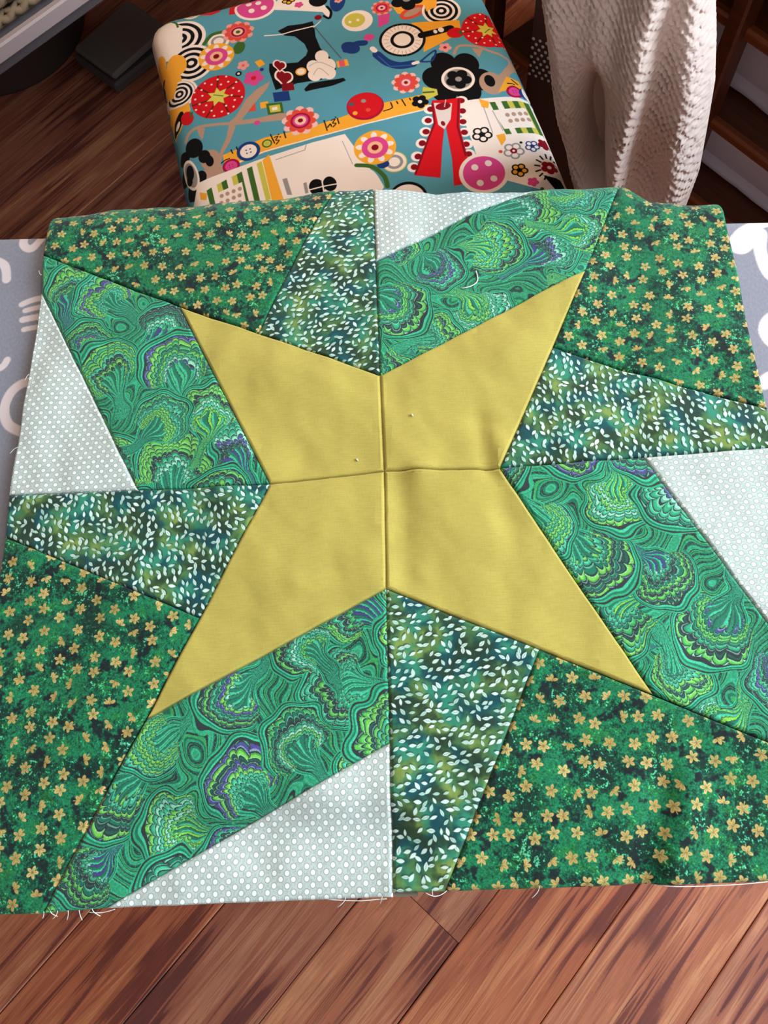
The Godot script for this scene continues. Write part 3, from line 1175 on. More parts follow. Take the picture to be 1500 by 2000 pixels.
func build_small_things() -> void:
	# sewing machine foot pedal on the floor
	var p := thing("foot_pedal", "dark grey sewing machine foot pedal lying on the floor left of the chair", "foot pedal", Vector3(-0.618, 0, -1.210), deg_to_rad(-41))
	var st := SurfaceTool.new()
	st.begin(Mesh.PRIMITIVE_TRIANGLES)
	st.set_smooth_group(-1)
	add_chamfer_box(st, Vector3(0, 0.012, 0), Vector3(0.135, 0.022, 0.165), 0.005)
	st.generate_normals()
	part("base", st.commit(), mat(Color(0.32, 0.30, 0.29), 0.6), p)
	var pd := part("treadle", chamfer_box(Vector3(0.125, 0.014, 0.150), 0.004), mat(Color(0.46, 0.44, 0.42), 0.6), p, Vector3(0, 0.036, 0))
	pd.rotation.x = deg_to_rad(4)
	# waste bin under the side table
	var b := thing("waste_bin", "dark rounded waste bin under the pale side table", "bin", Vector3(-0.90, 0.0, -1.28))
	part("body", lathe(PackedVector2Array([Vector2(0, 0.003), Vector2(0.17, 0.0), Vector2(0.178, 0.01), Vector2(0.185, 0.14), Vector2(0.19, 0.15), Vector2(0.182, 0.152), Vector2(0.17, 0.02), Vector2(0, 0.015)]), 40), mat(Color(0.26, 0.22, 0.20), 0.6), b)
	# lint and a stray thread on the quilt
	var i := 0
	for q in [Vector2(-0.069, 0.049), Vector2(0.083, 0.165)]:
		var c := drape(flat_at(q), 0.0006)
		var o := part("lint", tube(PackedVector3Array([c + Vector3(-0.0009, 0, -0.0006), c + Vector3(0, 0.0003, 0.0002), c + Vector3(0.0007, 0, 0.0010)]), PackedFloat32Array([0.0002, 0.0005, 0.0002]), 6), m_thread, self)
		tag(o, ["white speck of lint on the far left star patch", "white speck of lint on the far right star patch"][i], "lint", "")
		i += 1
	var pts := PackedVector3Array()
	for k in 9:
		var t := k / 8.0
		var q := Vector2(0.288, 0.61).lerp(Vector2(0.245, 0.555), t) + Vector2(0.02, -0.012) * sin(PI * t)
		pts.append(drape(flat_at(q), 0.0006))
	tag(part("thread", tube(pts, PackedFloat32Array([0.0004]), 6), m_thread, self), "short cream thread lying on the far right marbled patch", "thread")

# ---------------------------------------------------------------- computed textures

class Canvas:
	var w := 0
	var h := 0
	var d := PackedByteArray()
	var wrap := false

	func _init(ww: int, hh: int, col: Color, wr := false) -> void:
		w = ww
		h = hh
		wrap = wr
		d.resize(w * h * 3)
		var r := int(col.r * 255.0)
		var g := int(col.g * 255.0)
		var b := int(col.b * 255.0)
		for i in w * h:
			d[i * 3] = r
			d[i * 3 + 1] = g
			d[i * 3 + 2] = b

	func mixpx(x: int, y: int, col: Color, a: float) -> void:
		if wrap:
			x = posmod(x, w)
			y = posmod(y, h)
		elif x < 0 or y < 0 or x >= w or y >= h:
			return
		var i := (y * w + x) * 3
		d[i] = int(lerpf(d[i], col.r * 255.0, a))
		d[i + 1] = int(lerpf(d[i + 1], col.g * 255.0, a))
		d[i + 2] = int(lerpf(d[i + 2], col.b * 255.0, a))

	# antialiased polygon, four scan lines to a row
	func poly(pts: PackedVector2Array, col: Color, alpha := 1.0) -> void:
		var n := pts.size()
		var lo := pts[0]
		var hi := pts[0]
		for p in pts:
			lo = lo.min(p)
			hi = hi.max(p)
		var x0 := int(floor(lo.x)) - 1
		var x1 := int(ceil(hi.x)) + 1
		var y0 := int(floor(lo.y))
		var y1 := int(ceil(hi.y))
		if not wrap:
			x0 = maxi(x0, 0)
			x1 = mini(x1, w - 1)
			y0 = maxi(y0, 0)
			y1 = mini(y1, h - 1)
		if x1 < x0:
			return
		var cov := PackedFloat32Array()
		cov.resize(x1 - x0 + 2)
		for y in range(y0, y1 + 1):
			cov.fill(0.0)
			var any := false
			for s in 4:
				var sy := y + (s + 0.5) / 4.0
				var xs: Array[float] = []
				for k in n:
					var a := pts[k]
					var b := pts[(k + 1) % n]
					if (a.y <= sy) != (b.y <= sy):
						xs.append(a.x + (b.x - a.x) * (sy - a.y) / (b.y - a.y))
				xs.sort()
				for k in range(0, xs.size() - 1, 2):
					var l := clampf(xs[k], x0, x1 + 1)
					var r := clampf(xs[k + 1], x0, x1 + 1)
					if r <= l:
						continue
					any = true
					var il := int(l)
					var ir := int(r)
					if il < x0:
						il = x0
					for q in range(il, ir + 1):
						var c := minf(r, q + 1.0) - maxf(l, q)
						if c > 0.0 and q - x0 < cov.size():
							cov[q - x0] += c * 0.25
			if any:
				for q in range(x0, x1 + 1):
					var c := cov[q - x0]
					if c > 0.004:
						mixpx(q, y, col, minf(c, 1.0) * alpha)

	func ell(c: Vector2, rx: float, ry: float, rot: float, col: Color, alpha := 1.0) -> void:
		var n := clampi(int(maxf(rx, ry) * 1.2) + 8, 10, 40)
		var pts := PackedVector2Array()
		for k in n:
			pts.append(c + Vector2(cos(TAU * k / n) * rx, sin(TAU * k / n) * ry).rotated(rot))
		poly(pts, col, alpha)

	# a half ring or ring section, angles in radians
	func arc(c: Vector2, r: float, wd: float, a0: float, a1: float, col: Color) -> void:
		var pts := PackedVector2Array()
		for k in 19:
			pts.append(c + Vector2.from_angle(lerpf(a0, a1, k / 18.0)) * (r + wd / 2))
		for k in 19:
			pts.append(c + Vector2.from_angle(lerpf(a1, a0, k / 18.0)) * (r - wd / 2))
		poly(pts, col)

	func stroke(pts: PackedVector2Array, wd: float, col: Color, alpha := 1.0) -> void:
		for k in pts.size() - 1:
			var a := pts[k]
			var b := pts[k + 1]
			if a.distance_to(b) < 0.01:
				continue
			var n := (b - a).normalized().orthogonal() * wd / 2
			poly(PackedVector2Array([a + n, b + n, b - n, a - n]), col, alpha)
		if wd > 2.5:
			for p in pts:
				ell(p, wd / 2, wd / 2, 0.0, col, alpha)

	# smooth curve through the points
	func curve(pts: PackedVector2Array, wd: float, col: Color) -> void:
		var out := PackedVector2Array()
		var n := pts.size()
		for k in n - 1:
			for s in 6:
				out.append(pts[k].cubic_interpolate(pts[k + 1], pts[maxi(k - 1, 0)], pts[mini(k + 2, n - 1)], s / 6.0))
		out.append(pts[n - 1])
		stroke(out, wd, col)

	func tex() -> ImageTexture:
		return ImageTexture.create_from_image(Image.create_from_data(w, h, false, Image.FORMAT_RGB8, d))


func rgb(r: int, g: int, b: int) -> Color:
	return Color(r / 255.0, g / 255.0, b / 255.0)


# a field of noise 0..1 that repeats at its edges, as bytes
func field(n: int, feature: float, seed_: int, octaves := 3, kind := FastNoiseLite.TYPE_SIMPLEX_SMOOTH) -> PackedByteArray:
	var fn := FastNoiseLite.new()
	fn.seed = seed_
	fn.noise_type = kind
	fn.frequency = 1.0 / feature
	fn.fractal_type = FastNoiseLite.FRACTAL_FBM if octaves > 1 else FastNoiseLite.FRACTAL_NONE
	fn.fractal_octaves = octaves
	var im := fn.get_seamless_image(n, n, false, false, 0.15, true)
	im.convert(Image.FORMAT_L8)
	return im.get_data()


func smooth01(a: float, b: float, x: float) -> float:
	return smoothstep(a, b, x)


# emerald batik ground with small gold five-petalled flowers
func tex_floral() -> ImageTexture:
	var n := 1024
	var a := field(n, 110.0, 11, 4)
	var b := field(n, 60.0, 12, 4)
	var c := field(n, 14.0, 13, 3)
	var e := field(n, 5.0, 14, 2)
	var cv := Canvas.new(n, n, Color.BLACK, true)
	for y in n:
		var ys := y * n
		for x in n:
			var i := ys + x
			var va := a[i] / 255.0
			var vb := b[i] / 255.0
			var vc := c[i] / 255.0 - 0.5
			var ve := e[i] / 255.0 - 0.5
			var t := va + vc * 0.42 + ve * 0.30
			var r := 6.0
			var g := 82.0
			var bl := 56.0
			var u := clampf((t - 0.42) * 4.5, 0.0, 1.0)
			r = lerpf(r, 16.0, u)
			g = lerpf(g, 114.0, u)
			bl = lerpf(bl, 72.0, u)
			u = clampf((0.46 - t) * 5.0, 0.0, 1.0)
			r = lerpf(r, 4.0, u)
			g = lerpf(g, 52.0, u)
			bl = lerpf(bl, 36.0, u)
			t = vb + vc * 0.3
			u = clampf((0.33 - t) * 8.0, 0.0, 1.0) * 0.92
			r = lerpf(r, 12.0, u)
			g = lerpf(g, 26.0, u)
			bl = lerpf(bl, 28.0, u)
			u = clampf((t - 0.61) * 6.0, 0.0, 1.0) * 0.6
			r = lerpf(r, 36.0, u)
			g = lerpf(g, 122.0, u)
			bl = lerpf(bl, 52.0, u)
			t = (1.0 - va) * 0.55 + vb * 0.45 + vc * 0.75 + ve * 0.55
			u = clampf((t - 0.77) * 9.0, 0.0, 1.0) * 0.75
			r = lerpf(r, 92.0, u)
			g = lerpf(g, 196.0, u)
			bl = lerpf(bl, 150.0, u)
			var k := 1.0 + ve * 0.7 + vc * 0.35
			i *= 3
			cv.d[i] = int(clampf(r * k, 0.0, 255.0))
			cv.d[i + 1] = int(clampf(g * k, 0.0, 255.0))
			cv.d[i + 2] = int(clampf(bl * k, 0.0, 255.0))
	var rng := RandomNumberGenerator.new()
	rng.seed = 5
	var m := 24
	var st := n / float(m)
	for j in m:
		for q in m:
			var p := Vector2((q + 0.5 * (j % 2) + rng.randf_range(-0.2, 0.2)) * st, (j + rng.randf_range(-0.2, 0.2)) * st)
			var kind := rng.randi() % 3
			var turn := rng.randf() * TAU
			var gold := rgb(206, 180, 110).lerp(rgb(180, 154, 86), rng.randf())
			var petals := 5 if kind < 2 else 3
			for k in petals:
				var ang := turn + TAU * k / 5.0 + rng.randf_range(-0.1, 0.1)
				var dirv := Vector2.from_angle(ang)
				cv.ell(p + dirv * 7.6, 5.7, rng.randf_range(3.1, 4.1), ang, gold)
				cv.stroke(PackedVector2Array([p + dirv * 3.0, p + dirv * 8.5]), 1.5, rgb(128, 104, 50), 0.6)
			cv.ell(p, 2.8, 2.8, 0.0, rgb(150, 120, 62), 0.85)
			if kind != 1:
				var dv := Vector2.from_angle(turn + 0.6)
				cv.stroke(PackedVector2Array([p, p + dv * 15.0]), 2.0, gold)
	return cv.tex()


# teal and olive ground strewn with small white leaves
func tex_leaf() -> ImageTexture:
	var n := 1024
	var a := field(n, 105.0, 21, 2)
	var b := field(n, 85.0, 22, 2)
	var c := field(n, 30.0, 23, 3)
	var cv := Canvas.new(n, n, Color.BLACK, true)
	for i in n * n:
		var va := a[i] / 255.0 + (c[i] / 255.0 - 0.5) * 0.35
		var vb := b[i] / 255.0 + (c[i] / 255.0 - 0.5) * 0.25
		var u := smoothstep(0.26, 0.60, va)
		var r := lerpf(10.0, 70.0, u)
		var g := lerpf(72.0, 112.0, u)
		var bl := lerpf(78.0, 62.0, u)
		u = smoothstep(0.48, 0.80, vb)
		r = lerpf(r, 44.0, u)
		g = lerpf(g, 132.0, u)
		bl = lerpf(bl, 104.0, u)
		u = smoothstep(0.60, 0.92, va)
		r = lerpf(r, 120.0, u)
		g = lerpf(g, 146.0, u)
		bl = lerpf(bl, 70.0, u)
		u = smoothstep(0.46, 0.2, vb)
		r = lerpf(r, 34.0, u * 0.8)
		g = lerpf(g, 56.0, u * 0.8)
		bl = lerpf(bl, 34.0, u * 0.8)
		cv.d[i * 3] = int(r)
		cv.d[i * 3 + 1] = int(g)
		cv.d[i * 3 + 2] = int(bl)
	var rng := RandomNumberGenerator.new()
	rng.seed = 6
	var dark := rgb(20, 44, 30)
	var m := 60
	var st := n / float(m)
	for j in m:
		for q in m:
			if rng.randf() < 0.03:
				continue
			var p := Vector2((q + 0.5 * (j % 2) + rng.randf_range(-0.32, 0.32)) * st, (j + rng.randf_range(-0.32, 0.32)) * st)
			var turn := rng.randf() * PI
			if rng.randf() < 0.5:
				turn = rng.randf_range(-0.7, 0.2)
			var l := rng.randf_range(6.4, 9.2)
			var wd := l * rng.randf_range(0.38, 0.52)
			var ax := Vector2.from_angle(turn)
			var ay := ax.orthogonal()
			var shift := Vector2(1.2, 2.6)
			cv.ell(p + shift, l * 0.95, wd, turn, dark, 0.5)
			var out := PackedVector2Array()
			for k in 9:
				var s := k / 8.0
				out.append(p + ax * l * (s * 2.0 - 1.0) + ay * wd * sin(PI * pow(s, 0.85)))
			for k in range(7, 0, -1):
				var s := k / 8.0
				out.append(p + ax * l * (s * 2.0 - 1.0) - ay * wd * sin(PI * pow(s, 0.85)))
			cv.poly(out, rgb(172, 208, 192).lerp(rgb(218, 236, 228), rng.randf()))
			if rng.randf() < 0.55:
				cv.stroke(PackedVector2Array([p - ax * l * 0.7, p + ax * l * 0.5]), 1.5, rgb(110, 160, 146), 0.7)
	return cv.tex()


# pale mint with white ringed spots on a finely dashed ground; one repeat holds 11 x 10 pairs of spots
func tex_spots() -> ImageTexture:
	var w := 352
	var h := 296
	var cv := Canvas.new(w, h, rgb(190, 203, 196), true)
	var rng := RandomNumberGenerator.new()
	rng.seed = 7
	for k in 3600:
		var p := Vector2(rng.randf() * w, rng.randf() * h)
		var t := rng.randf_range(-0.5, 0.5)
		var dv := Vector2.from_angle(t) * rng.randf_range(2.0, 4.0)
		cv.stroke(PackedVector2Array([p - dv, p + dv]), 1.1, rgb(142, 162, 153), 0.7)
	for j in 16:
		for q in 11:
			var p := Vector2((q + 0.5 * (j % 2)) * 32.0 + rng.randf_range(-0.7, 0.7), j * 18.5 + rng.randf_range(-0.7, 0.7))
			cv.ell(p, 11.0, 10.6, 0.0, rgb(190, 203, 196), 0.75)
			cv.ell(p, 9.2, 8.8, 0.0, rgb(132, 154, 144), 0.9)
			cv.ell(p, 7.2, 6.8, 0.0, rgb(234, 240, 236))
	return cv.tex()


# combed marbling: overlapping feather fans in greens with violet and dark veins
func tex_marble(n: int) -> ImageTexture:
	var wa := field(n, 80.0, 31, 1)
	var wb := field(n, 80.0, 32, 1)
	var fl := field(n, 190.0, 33, 1)
	var fine := field(n, 6.0, 34, 2)
	var d := PackedByteArray()
	d.resize(n * n * 3)
	var done := PackedByteArray()
	done.resize(n * n)
	var rng := RandomNumberGenerator.new()
	rng.seed = 9
	var pal: Array[Color] = [rgb(48, 172, 120), rgb(118, 206, 72), rgb(44, 54, 56), rgb(64, 194, 146), rgb(86, 68, 150), rgb(96, 196, 74), rgb(26, 120, 90), rgb(148, 222, 186), rgb(40, 70, 66), rgb(66, 182, 92)]
	var fans := []
	var rows := 8
	var cols := 6
	for j in rows:
		for q in cols:
			var f := {}
			f.x = (q + 0.5 * (j % 2) + rng.randf_range(-0.2, 0.2)) * n / float(cols)
			f.y = (j + rng.randf_range(-0.25, 0.25)) * n / float(rows)
			f.t = -PI / 2 + rng.randf_range(-0.95, 0.95)
			f.r = rng.randf_range(0.80, 1.15) * n * 0.118
			f.b = rng.randf_range(-0.7, 0.7)
			f.m = rng.randf_range(0.16, 0.21)
			var seq := PackedInt32Array()
			var start := rng.randi() % 10
			for k in 16:
				seq.append((start + k * 3 + (rng.randi() % 2)) % 10 if rng.randf() < 0.75 else [1, 5, 3, 0][rng.randi() % 4])
			f.seq = seq
			f.core = [rgb(132, 214, 74), rgb(60, 190, 130), rgb(76, 64, 140), rgb(40, 130, 96)][rng.randi() % 4]
			fans.append(f)
	fans.sort_custom(func(p, q): return p.y > q.y)
	var dark := Vector3(34, 46, 50)
	for f in fans:
		var fx: float = f.x
		var fy: float = f.y
		var ft: float = f.t
		var fr: float = f.r
		var fm: float = f.m
		var seq: PackedInt32Array = f.seq
		var core: Color = f.core
		var bend: float = f.b
		var ct := cos(ft)
		var sn := sin(ft)
		var reach := int(fr * 1.5)
		var cxx := int(fx + ct * fr * 0.22)
		var cyy := int(fy + sn * fr * 0.22)
		for yy in range(cyy - reach, cyy + reach + 1):
			var ys := posmod(yy, n) * n
			for xx in range(cxx - reach, cxx + reach + 1):
				var i := ys + posmod(xx, n)
				if done[i]:
					continue
				var dx := xx - fx + (wa[i] - 128) * 0.11
				var dy := yy - fy + (wb[i] - 128) * 0.11
				var lx := (dx * ct + dy * sn) / fr
				var ly := (dy * ct - dx * sn) / fr
				if lx < 0.1:
					ly -= bend * (lx - 0.1) * (lx - 0.1)
				if lx < -0.85 or lx > 1.3 or ly > 1.0 or ly < -1.0:
					continue
				var th := atan2(ly, lx + 0.12)
				var rr := 9.0
				if th < 1.5 and th > -1.5:
					rr = sqrt((lx + 0.12) * (lx + 0.12) + ly * ly) / cos(th * 0.70)
				# the stalk the fan grows from
				var stalk := absf(ly) / (0.13 + 0.22 * smoothstep(-0.5, 0.35, lx))
				var c: Color
				var k := 0.84 + 0.26 * fine[i] / 255.0
				if rr > 1.2 or (rr > 1.0 and lx < 0.05):
					if lx > 0.1 or stalk > 1.45:
						continue
					rr = 0.1
					if stalk > 1.0:
						c = pal[[2, 0, 6, 3][clampi(int((stalk - 1.0) * 9.0), 0, 3)]]
						rr = -1.0
				if rr > 1.0:
					# the veins that flow round the fan
					var s := (rr - 1.0) / 0.2
					c = pal[[2, 3, 6, 0, 2, 0, 6][clampi(int(s * 6.0 + (wa[i] - 128) * 0.006), 0, 6)]]
				elif rr >= 0.0:
					var lobe := th / fm
					var col := floori(lobe)
					var ph := (lobe - col) * 2.0 - 1.0
					var q := rr * 11.5 + (0.5 if col & 1 else 0.0) + 0.55 * ph * ph
					var row := int(q)
					var fr2 := q - row
					var inner := smoothstep(0.42, 0.30, rr + 0.05 * sin(th * 14.0))
					if inner > 0.5:
						# long combed streaks
						var st := fposmod(ly / (0.5 + maxf(lx, -0.4)) * 12.0 + fine[i] * 0.002, 3.0)
						c = core if st < 1.0 else (pal[3] if st < 2.0 else pal[6])
						if st - int(st) > 0.72:
							c = c.lerp(pal[2], 0.6)
					else:
						c = pal[seq[row & 15]]
						if fr2 < 0.2:
							c = pal[seq[row & 15]].lerp(pal[7], 0.6)
						elif fr2 > 0.80:
							c = pal[2]
						elif absf(ph) > 0.88:
							c = c.lerp(pal[2], 0.7)
						elif fr2 > 0.55:
							c = c.lerp(pal[6], 0.5)
				done[i] = 1
				i *= 3
				d[i] = int(minf(c.r * k, 1.0) * 255.0)
				d[i + 1] = int(minf(c.g * k, 1.0) * 255.0)
				d[i + 2] = int(minf(c.b * k, 1.0) * 255.0)
	for i in n * n:
		if done[i]:
			continue
		var s := fposmod((i % n) * 5.0 / n + fl[i] * 0.024 + wa[i] * 0.006, 1.0) * 10.0
		var c: Color = pal[[0, 3, 6, 2, 8, 0, 6, 9, 2, 3][int(s) % 10]]
		if s - int(s) < 0.2:
			c = pal[0]
		var k := 0.72 + 0.3 * fine[i] / 255.0
		d[i * 3] = int(minf(c.r * k, 1.0) * 255.0)
		d[i * 3 + 1] = int(minf(c.g * k, 1.0) * 255.0)
		d[i * 3 + 2] = int(minf(c.b * k, 1.0) * 255.0)
	return ImageTexture.create_from_image(Image.create_from_data(n, n, false, Image.FORMAT_RGB8, d))

# ---------------------------------------------------------------- the sewing print of the chair cover, drawn shape by shape
const cream := Color(0.97, 0.90, 0.84)
const pale := Color(0.86, 0.80, 0.76)
const teal := Color(0.345, 0.60, 0.66)
const ink := Color(0.045, 0.04, 0.045)
const amber := Color(0.97, 0.67, 0.20)
const rose := Color(0.88, 0.36, 0.44)
const pink := Color(0.86, 0.28, 0.55)
const blush := Color(0.93, 0.62, 0.58)
const coral := Color(0.88, 0.30, 0.22)
const red := Color(0.83, 0.08, 0.12)
const crimson := Color(0.66, 0.06, 0.22)
const wine := Color(0.52, 0.04, 0.10)
const moss := Color(0.25, 0.40, 0.16)
const lime := Color(0.80, 0.76, 0.30)
const navy := Color(0.11, 0.23, 0.47)
const blue := Color(0.25, 0.42, 0.66)
const tan := Color(0.72, 0.58, 0.48)
const grey := Color(0.60, 0.57, 0.55)
const slate := Color(0.30, 0.36, 0.40)


func rings(cv: Canvas, p: Vector2, r: float) -> void:
	for k in 7:
		cv.ell(p, r * (1.0 - k * 0.145), r * (1.0 - k * 0.145), 0.0, cream if k % 2 == 0 else ink)


func ringed(cv: Canvas, p: Vector2, r: float) -> void:
	cv.ell(p, r, r, 0.0, lime)
	cv.ell(p, r * 0.92, r * 0.92, 0.0, cream)
	cv.ell(p, r * 0.68, r * 0.68, 0.0, grey)
	cv.ell(p, r * 0.45, r * 0.45, 0.0, cream)


func blossom(cv: Canvas, p: Vector2, r: float, outer: Color, inner: Color) -> void:
	for k in 9:
		cv.ell(p + Vector2.from_angle(TAU * k / 9.0) * r * 0.78, r * 0.24, r * 0.24, 0.0, blush if outer != blush else Color(0.95, 0.75, 0.72))
	for k in 9:
		cv.ell(p + Vector2.from_angle(TAU * (k + 0.5) / 9.0) * r * 0.62, r * 0.22, r * 0.22, 0.0, coral)
	cv.ell(p, r * 0.68, r * 0.68, 0.0, outer if outer != blush else coral)
	cv.ell(p, r * 0.54, r * 0.54, 0.0, inner)
	cv.ell(p, r * 0.42, r * 0.42, 0.0, pink if inner != rose else wine)
	cv.ell(p, r * 0.31, r * 0.31, 0.0, Color(0.96, 0.78, 0.66))
	cv.ell(p, r * 0.14, r * 0.14, 0.0, moss if inner == rose else wine)


func daisy(cv: Canvas, p: Vector2, r: float) -> void:
	cv.ell(p, r, r, 0.0, amber)
	for k in 9:
		var a := TAU * k / 9.0
		cv.ell(p + Vector2.from_angle(a) * r * 0.70, r * 0.22, r * 0.15, a, cream)
	cv.ell(p, r * 0.63, r * 0.63, 0.0, pink)
	cv.ell(p, r * 0.36, r * 0.36, 0.0, Color(0.97, 0.72, 0.56))
	cv.ell(p, r * 0.17, r * 0.17, 0.0, wine)


func tomato(cv: Canvas, p: Vector2, r: float, turn: float) -> void:
	cv.ell(p, r, r, 0.0, red)
	for k in 7:
		var a := turn + TAU * k / 7.0
		cv.stroke(PackedVector2Array([p + Vector2.from_angle(a) * r * 0.3, p + Vector2.from_angle(a + 0.12) * r * 0.97]), r * 0.06, Color(0.42, 0.12, 0.06))
	for k in 26:
		var a := k * 2.39996 + turn
		var q := p + Vector2.from_angle(a) * r * sqrt(0.26 + 0.7 * k / 26.0)
		cv.ell(q, r * 0.045, r * 0.045, 0.0, cream)
	var star := PackedVector2Array()
	for k in 14:
		star.append(p + Vector2.from_angle(turn + PI * k / 7.0) * r * (0.45 if k % 2 == 0 else 0.24))
	cv.poly(star, Color(0.86, 0.82, 0.36))
	cv.stroke(PackedVector2Array([p + Vector2.from_angle(turn) * r * 0.2, p - Vector2.from_angle(turn + 0.5) * r * 0.2]), r * 0.035, moss)


func button(cv: Canvas, p: Vector2, r: float, rim: Color, face: Color) -> void:
	cv.ell(p, r, r, 0.0, rim)
	cv.ell(p, r * 0.72, r * 0.72, 0.0, face)
	for k in 4:
		cv.ell(p + Vector2.from_angle(PI / 4 + TAU * k / 4.0) * r * 0.24, r * 0.07, r * 0.07, 0.0, rim)


func petals5(cv: Canvas, p: Vector2, r: float, col: Color, heart: Color) -> void:
	for k in 5:
		cv.ell(p + Vector2.from_angle(TAU * k / 5.0 + 0.4) * r * 0.58, r * 0.42, r * 0.42, 0.0, col)
	cv.ell(p, r * 0.5, r * 0.5, 0.0, col)
	cv.ell(p, r * 0.26, r * 0.26, 0.0, heart)


func petals5o(cv: Canvas, p: Vector2, r: float, edge: Color, fill: Color) -> void:
	for k in 5:
		cv.ell(p + Vector2.from_angle(TAU * k / 5.0 + 0.4) * r * 0.58, r * 0.46, r * 0.46, 0.0, edge)
	for k in 5:
		cv.ell(p + Vector2.from_angle(TAU * k / 5.0 + 0.4) * r * 0.58, r * 0.29, r * 0.29, 0.0, fill)
	cv.ell(p, r * 0.2, r * 0.2, 0.0, edge)


func tex_seat() -> ImageTexture:
	var cv := Canvas.new(1040, 1100, teal)
	cv.poly(PackedVector2Array([Vector2(79, 161), Vector2(95, 102), Vector2(134, 86), Vector2(152, 85), Vector2(203, 133), Vector2(189, 213), Vector2(159, 236), Vector2(127, 217), Vector2(101, 204)]), cream)
	rings(cv, Vector2(188, 177), 62.2)
	rings(cv, Vector2(200, 265), 56.1)
	rings(cv, Vector2(158, 344), 43.2)
	cv.poly(PackedVector2Array([Vector2(72, 159), Vector2(96, 93), Vector2(134, 86), Vector2(151, 88), Vector2(201, 136), Vector2(187, 212), Vector2(159, 236), Vector2(126, 224), Vector2(100, 214)]), cream)
	cv.curve(PackedVector2Array([Vector2(145, 99), Vector2(167, 98), Vector2(186, 116), Vector2(189, 135)]), 5.1, moss)
	cv.poly(PackedVector2Array([Vector2(137, 90), Vector2(177, 80), Vector2(205, 76), Vector2(198, 88), Vector2(161, 96)]), amber)
	cv.poly(PackedVector2Array([Vector2(191, 71), Vector2(232, 64), Vector2(222, 79), Vector2(195, 83)]), rose)
	ringed(cv, Vector2(227, 95), 21.5)
	cv.ell(Vector2(127, 234), 16.0, 32.7, 0.10, amber)
	cv.ell(Vector2(166, 256), 24.5, 32.5, 0.00, amber)
	cv.ell(Vector2(141, 297), 29.1, 47.9, 0.00, amber)
	cv.ell(Vector2(141, 360), 21.5, 34.3, 0.00, amber)
	cv.ell(Vector2(144, 391), 28.5, 24.6, 0.00, amber)
	cv.poly(PackedVector2Array([Vector2(118, 382), Vector2(174, 378), Vector2(174, 402), Vector2(141, 446), Vector2(121, 458)]), amber)
	cv.ell(Vector2(124, 298), 9.7, 31.9, 0.00, ink)
	cv.ell(Vector2(123, 314), 4.8, 15.9, 0.00, grey)
	rings(cv, Vector2(157, 344), 37.2)
	cv.poly(PackedVector2Array([Vector2(121, 276), Vector2(155, 272), Vector2(158, 315), Vector2(141, 346), Vector2(125, 338)]), amber)
	cv.ell(Vector2(139, 423), 10.6, 30.4, 0.50, ink)
	cv.ell(Vector2(137, 429), 4.7, 12.1, 0.50, cream)
	cv.ell(Vector2(162, 423), 15.3, 19.8, 0.00, red)
	cv.poly(PackedVector2Array([Vector2(170, 412), Vector2(180, 409), Vector2(170, 428)]), moss)
	ringed(cv, Vector2(274, 223), 27.0)
	cv.curve(PackedVector2Array([Vector2(240, 218), Vector2(263, 195), Vector2(294, 195)]), 9.8, moss)
	cv.ell(Vector2(316, 263), 13.4, 21.2, 0.40, moss)
	blossom(cv, Vector2(323, 208), 38.1, coral, rose)
	daisy(cv, Vector2(260, 270), 42.5)
	tomato(cv, Vector2(241, 391), 62.7, 0.3)
	petals5(cv, Vector2(314, 323), 14.4, blush, rose)
	cv.poly(PackedVector2Array([Vector2(341, 323), Vector2(357, 320), Vector2(363, 339), Vector2(347, 344)]), amber)
	petals5(cv, Vector2(329, 370), 23.7, pink, red)
	cv.ell(Vector2(299, 343), 7.2, 7.2, 0.0, ink)
	cv.ell(Vector2(299, 343), 3.6, 3.6, 0.0, cream)
	cv.ell(Vector2(352, 352), 4.8, 4.8, 0.0, navy)
	cv.poly(PackedVector2Array([Vector2(412, 241), Vector2(438, 232), Vector2(471, 238), Vector2(496, 238), Vector2(496, 256), Vector2(491, 291), Vector2(493, 334), Vector2(506, 367), Vector2(512, 411), Vector2(474, 430), Vector2(419, 424), Vector2(369, 425), Vector2(367, 363), Vector2(372, 341), Vector2(405, 353), Vector2(435, 360), Vector2(457, 345), Vector2(464, 331), Vector2(462, 306), Vector2(446, 273), Vector2(424, 262)]), ink)
	cv.poly(PackedVector2Array([Vector2(430, 447), Vector2(445, 434), Vector2(473, 435), Vector2(521, 443), Vector2(524, 452), Vector2(494, 456), Vector2(432, 455)]), ink)
	cv.curve(PackedVector2Array([Vector2(380, 245), Vector2(416, 255), Vector2(447, 254), Vector2(495, 255)]), 3.6, cream)
	cv.ell(Vector2(490, 361), 15.3, 20.6, 0.00, cream)
	cv.ell(Vector2(465, 385), 15.3, 20.4, 0.00, cream)
	cv.ell(Vector2(499, 393), 15.2, 20.4, 0.00, cream)
	cv.ell(Vector2(462, 411), 15.2, 20.2, 0.00, cream)
	cv.ell(Vector2(481, 409), 15.2, 20.2, 0.00, cream)
	cv.ell(Vector2(494, 416), 15.1, 20.2, 0.00, cream)
	cv.ell(Vector2(475, 389), 14.1, 15.7, 0.00, cream)
	cv.ell(Vector2(488, 398), 14.0, 15.6, 0.00, cream)
	cv.curve(PackedVector2Array([Vector2(455, 381), Vector2(480, 376), Vector2(507, 405)]), 1.2, grey)
	cv.curve(PackedVector2Array([Vector2(459, 410), Vector2(476, 394), Vector2(492, 423)]), 1.2, grey)
	button(cv, Vector2(435, 390), 12.9, amber, cream)
	cv.ell(Vector2(388, 386), 13.6, 18.6, 0.00, cream)
	cv.ell(Vector2(402, 397), 13.6, 18.5, 0.00, cream)
	cv.poly(PackedVector2Array([Vector2(374, 387), Vector2(414, 406), Vector2(389, 425)]), cream)
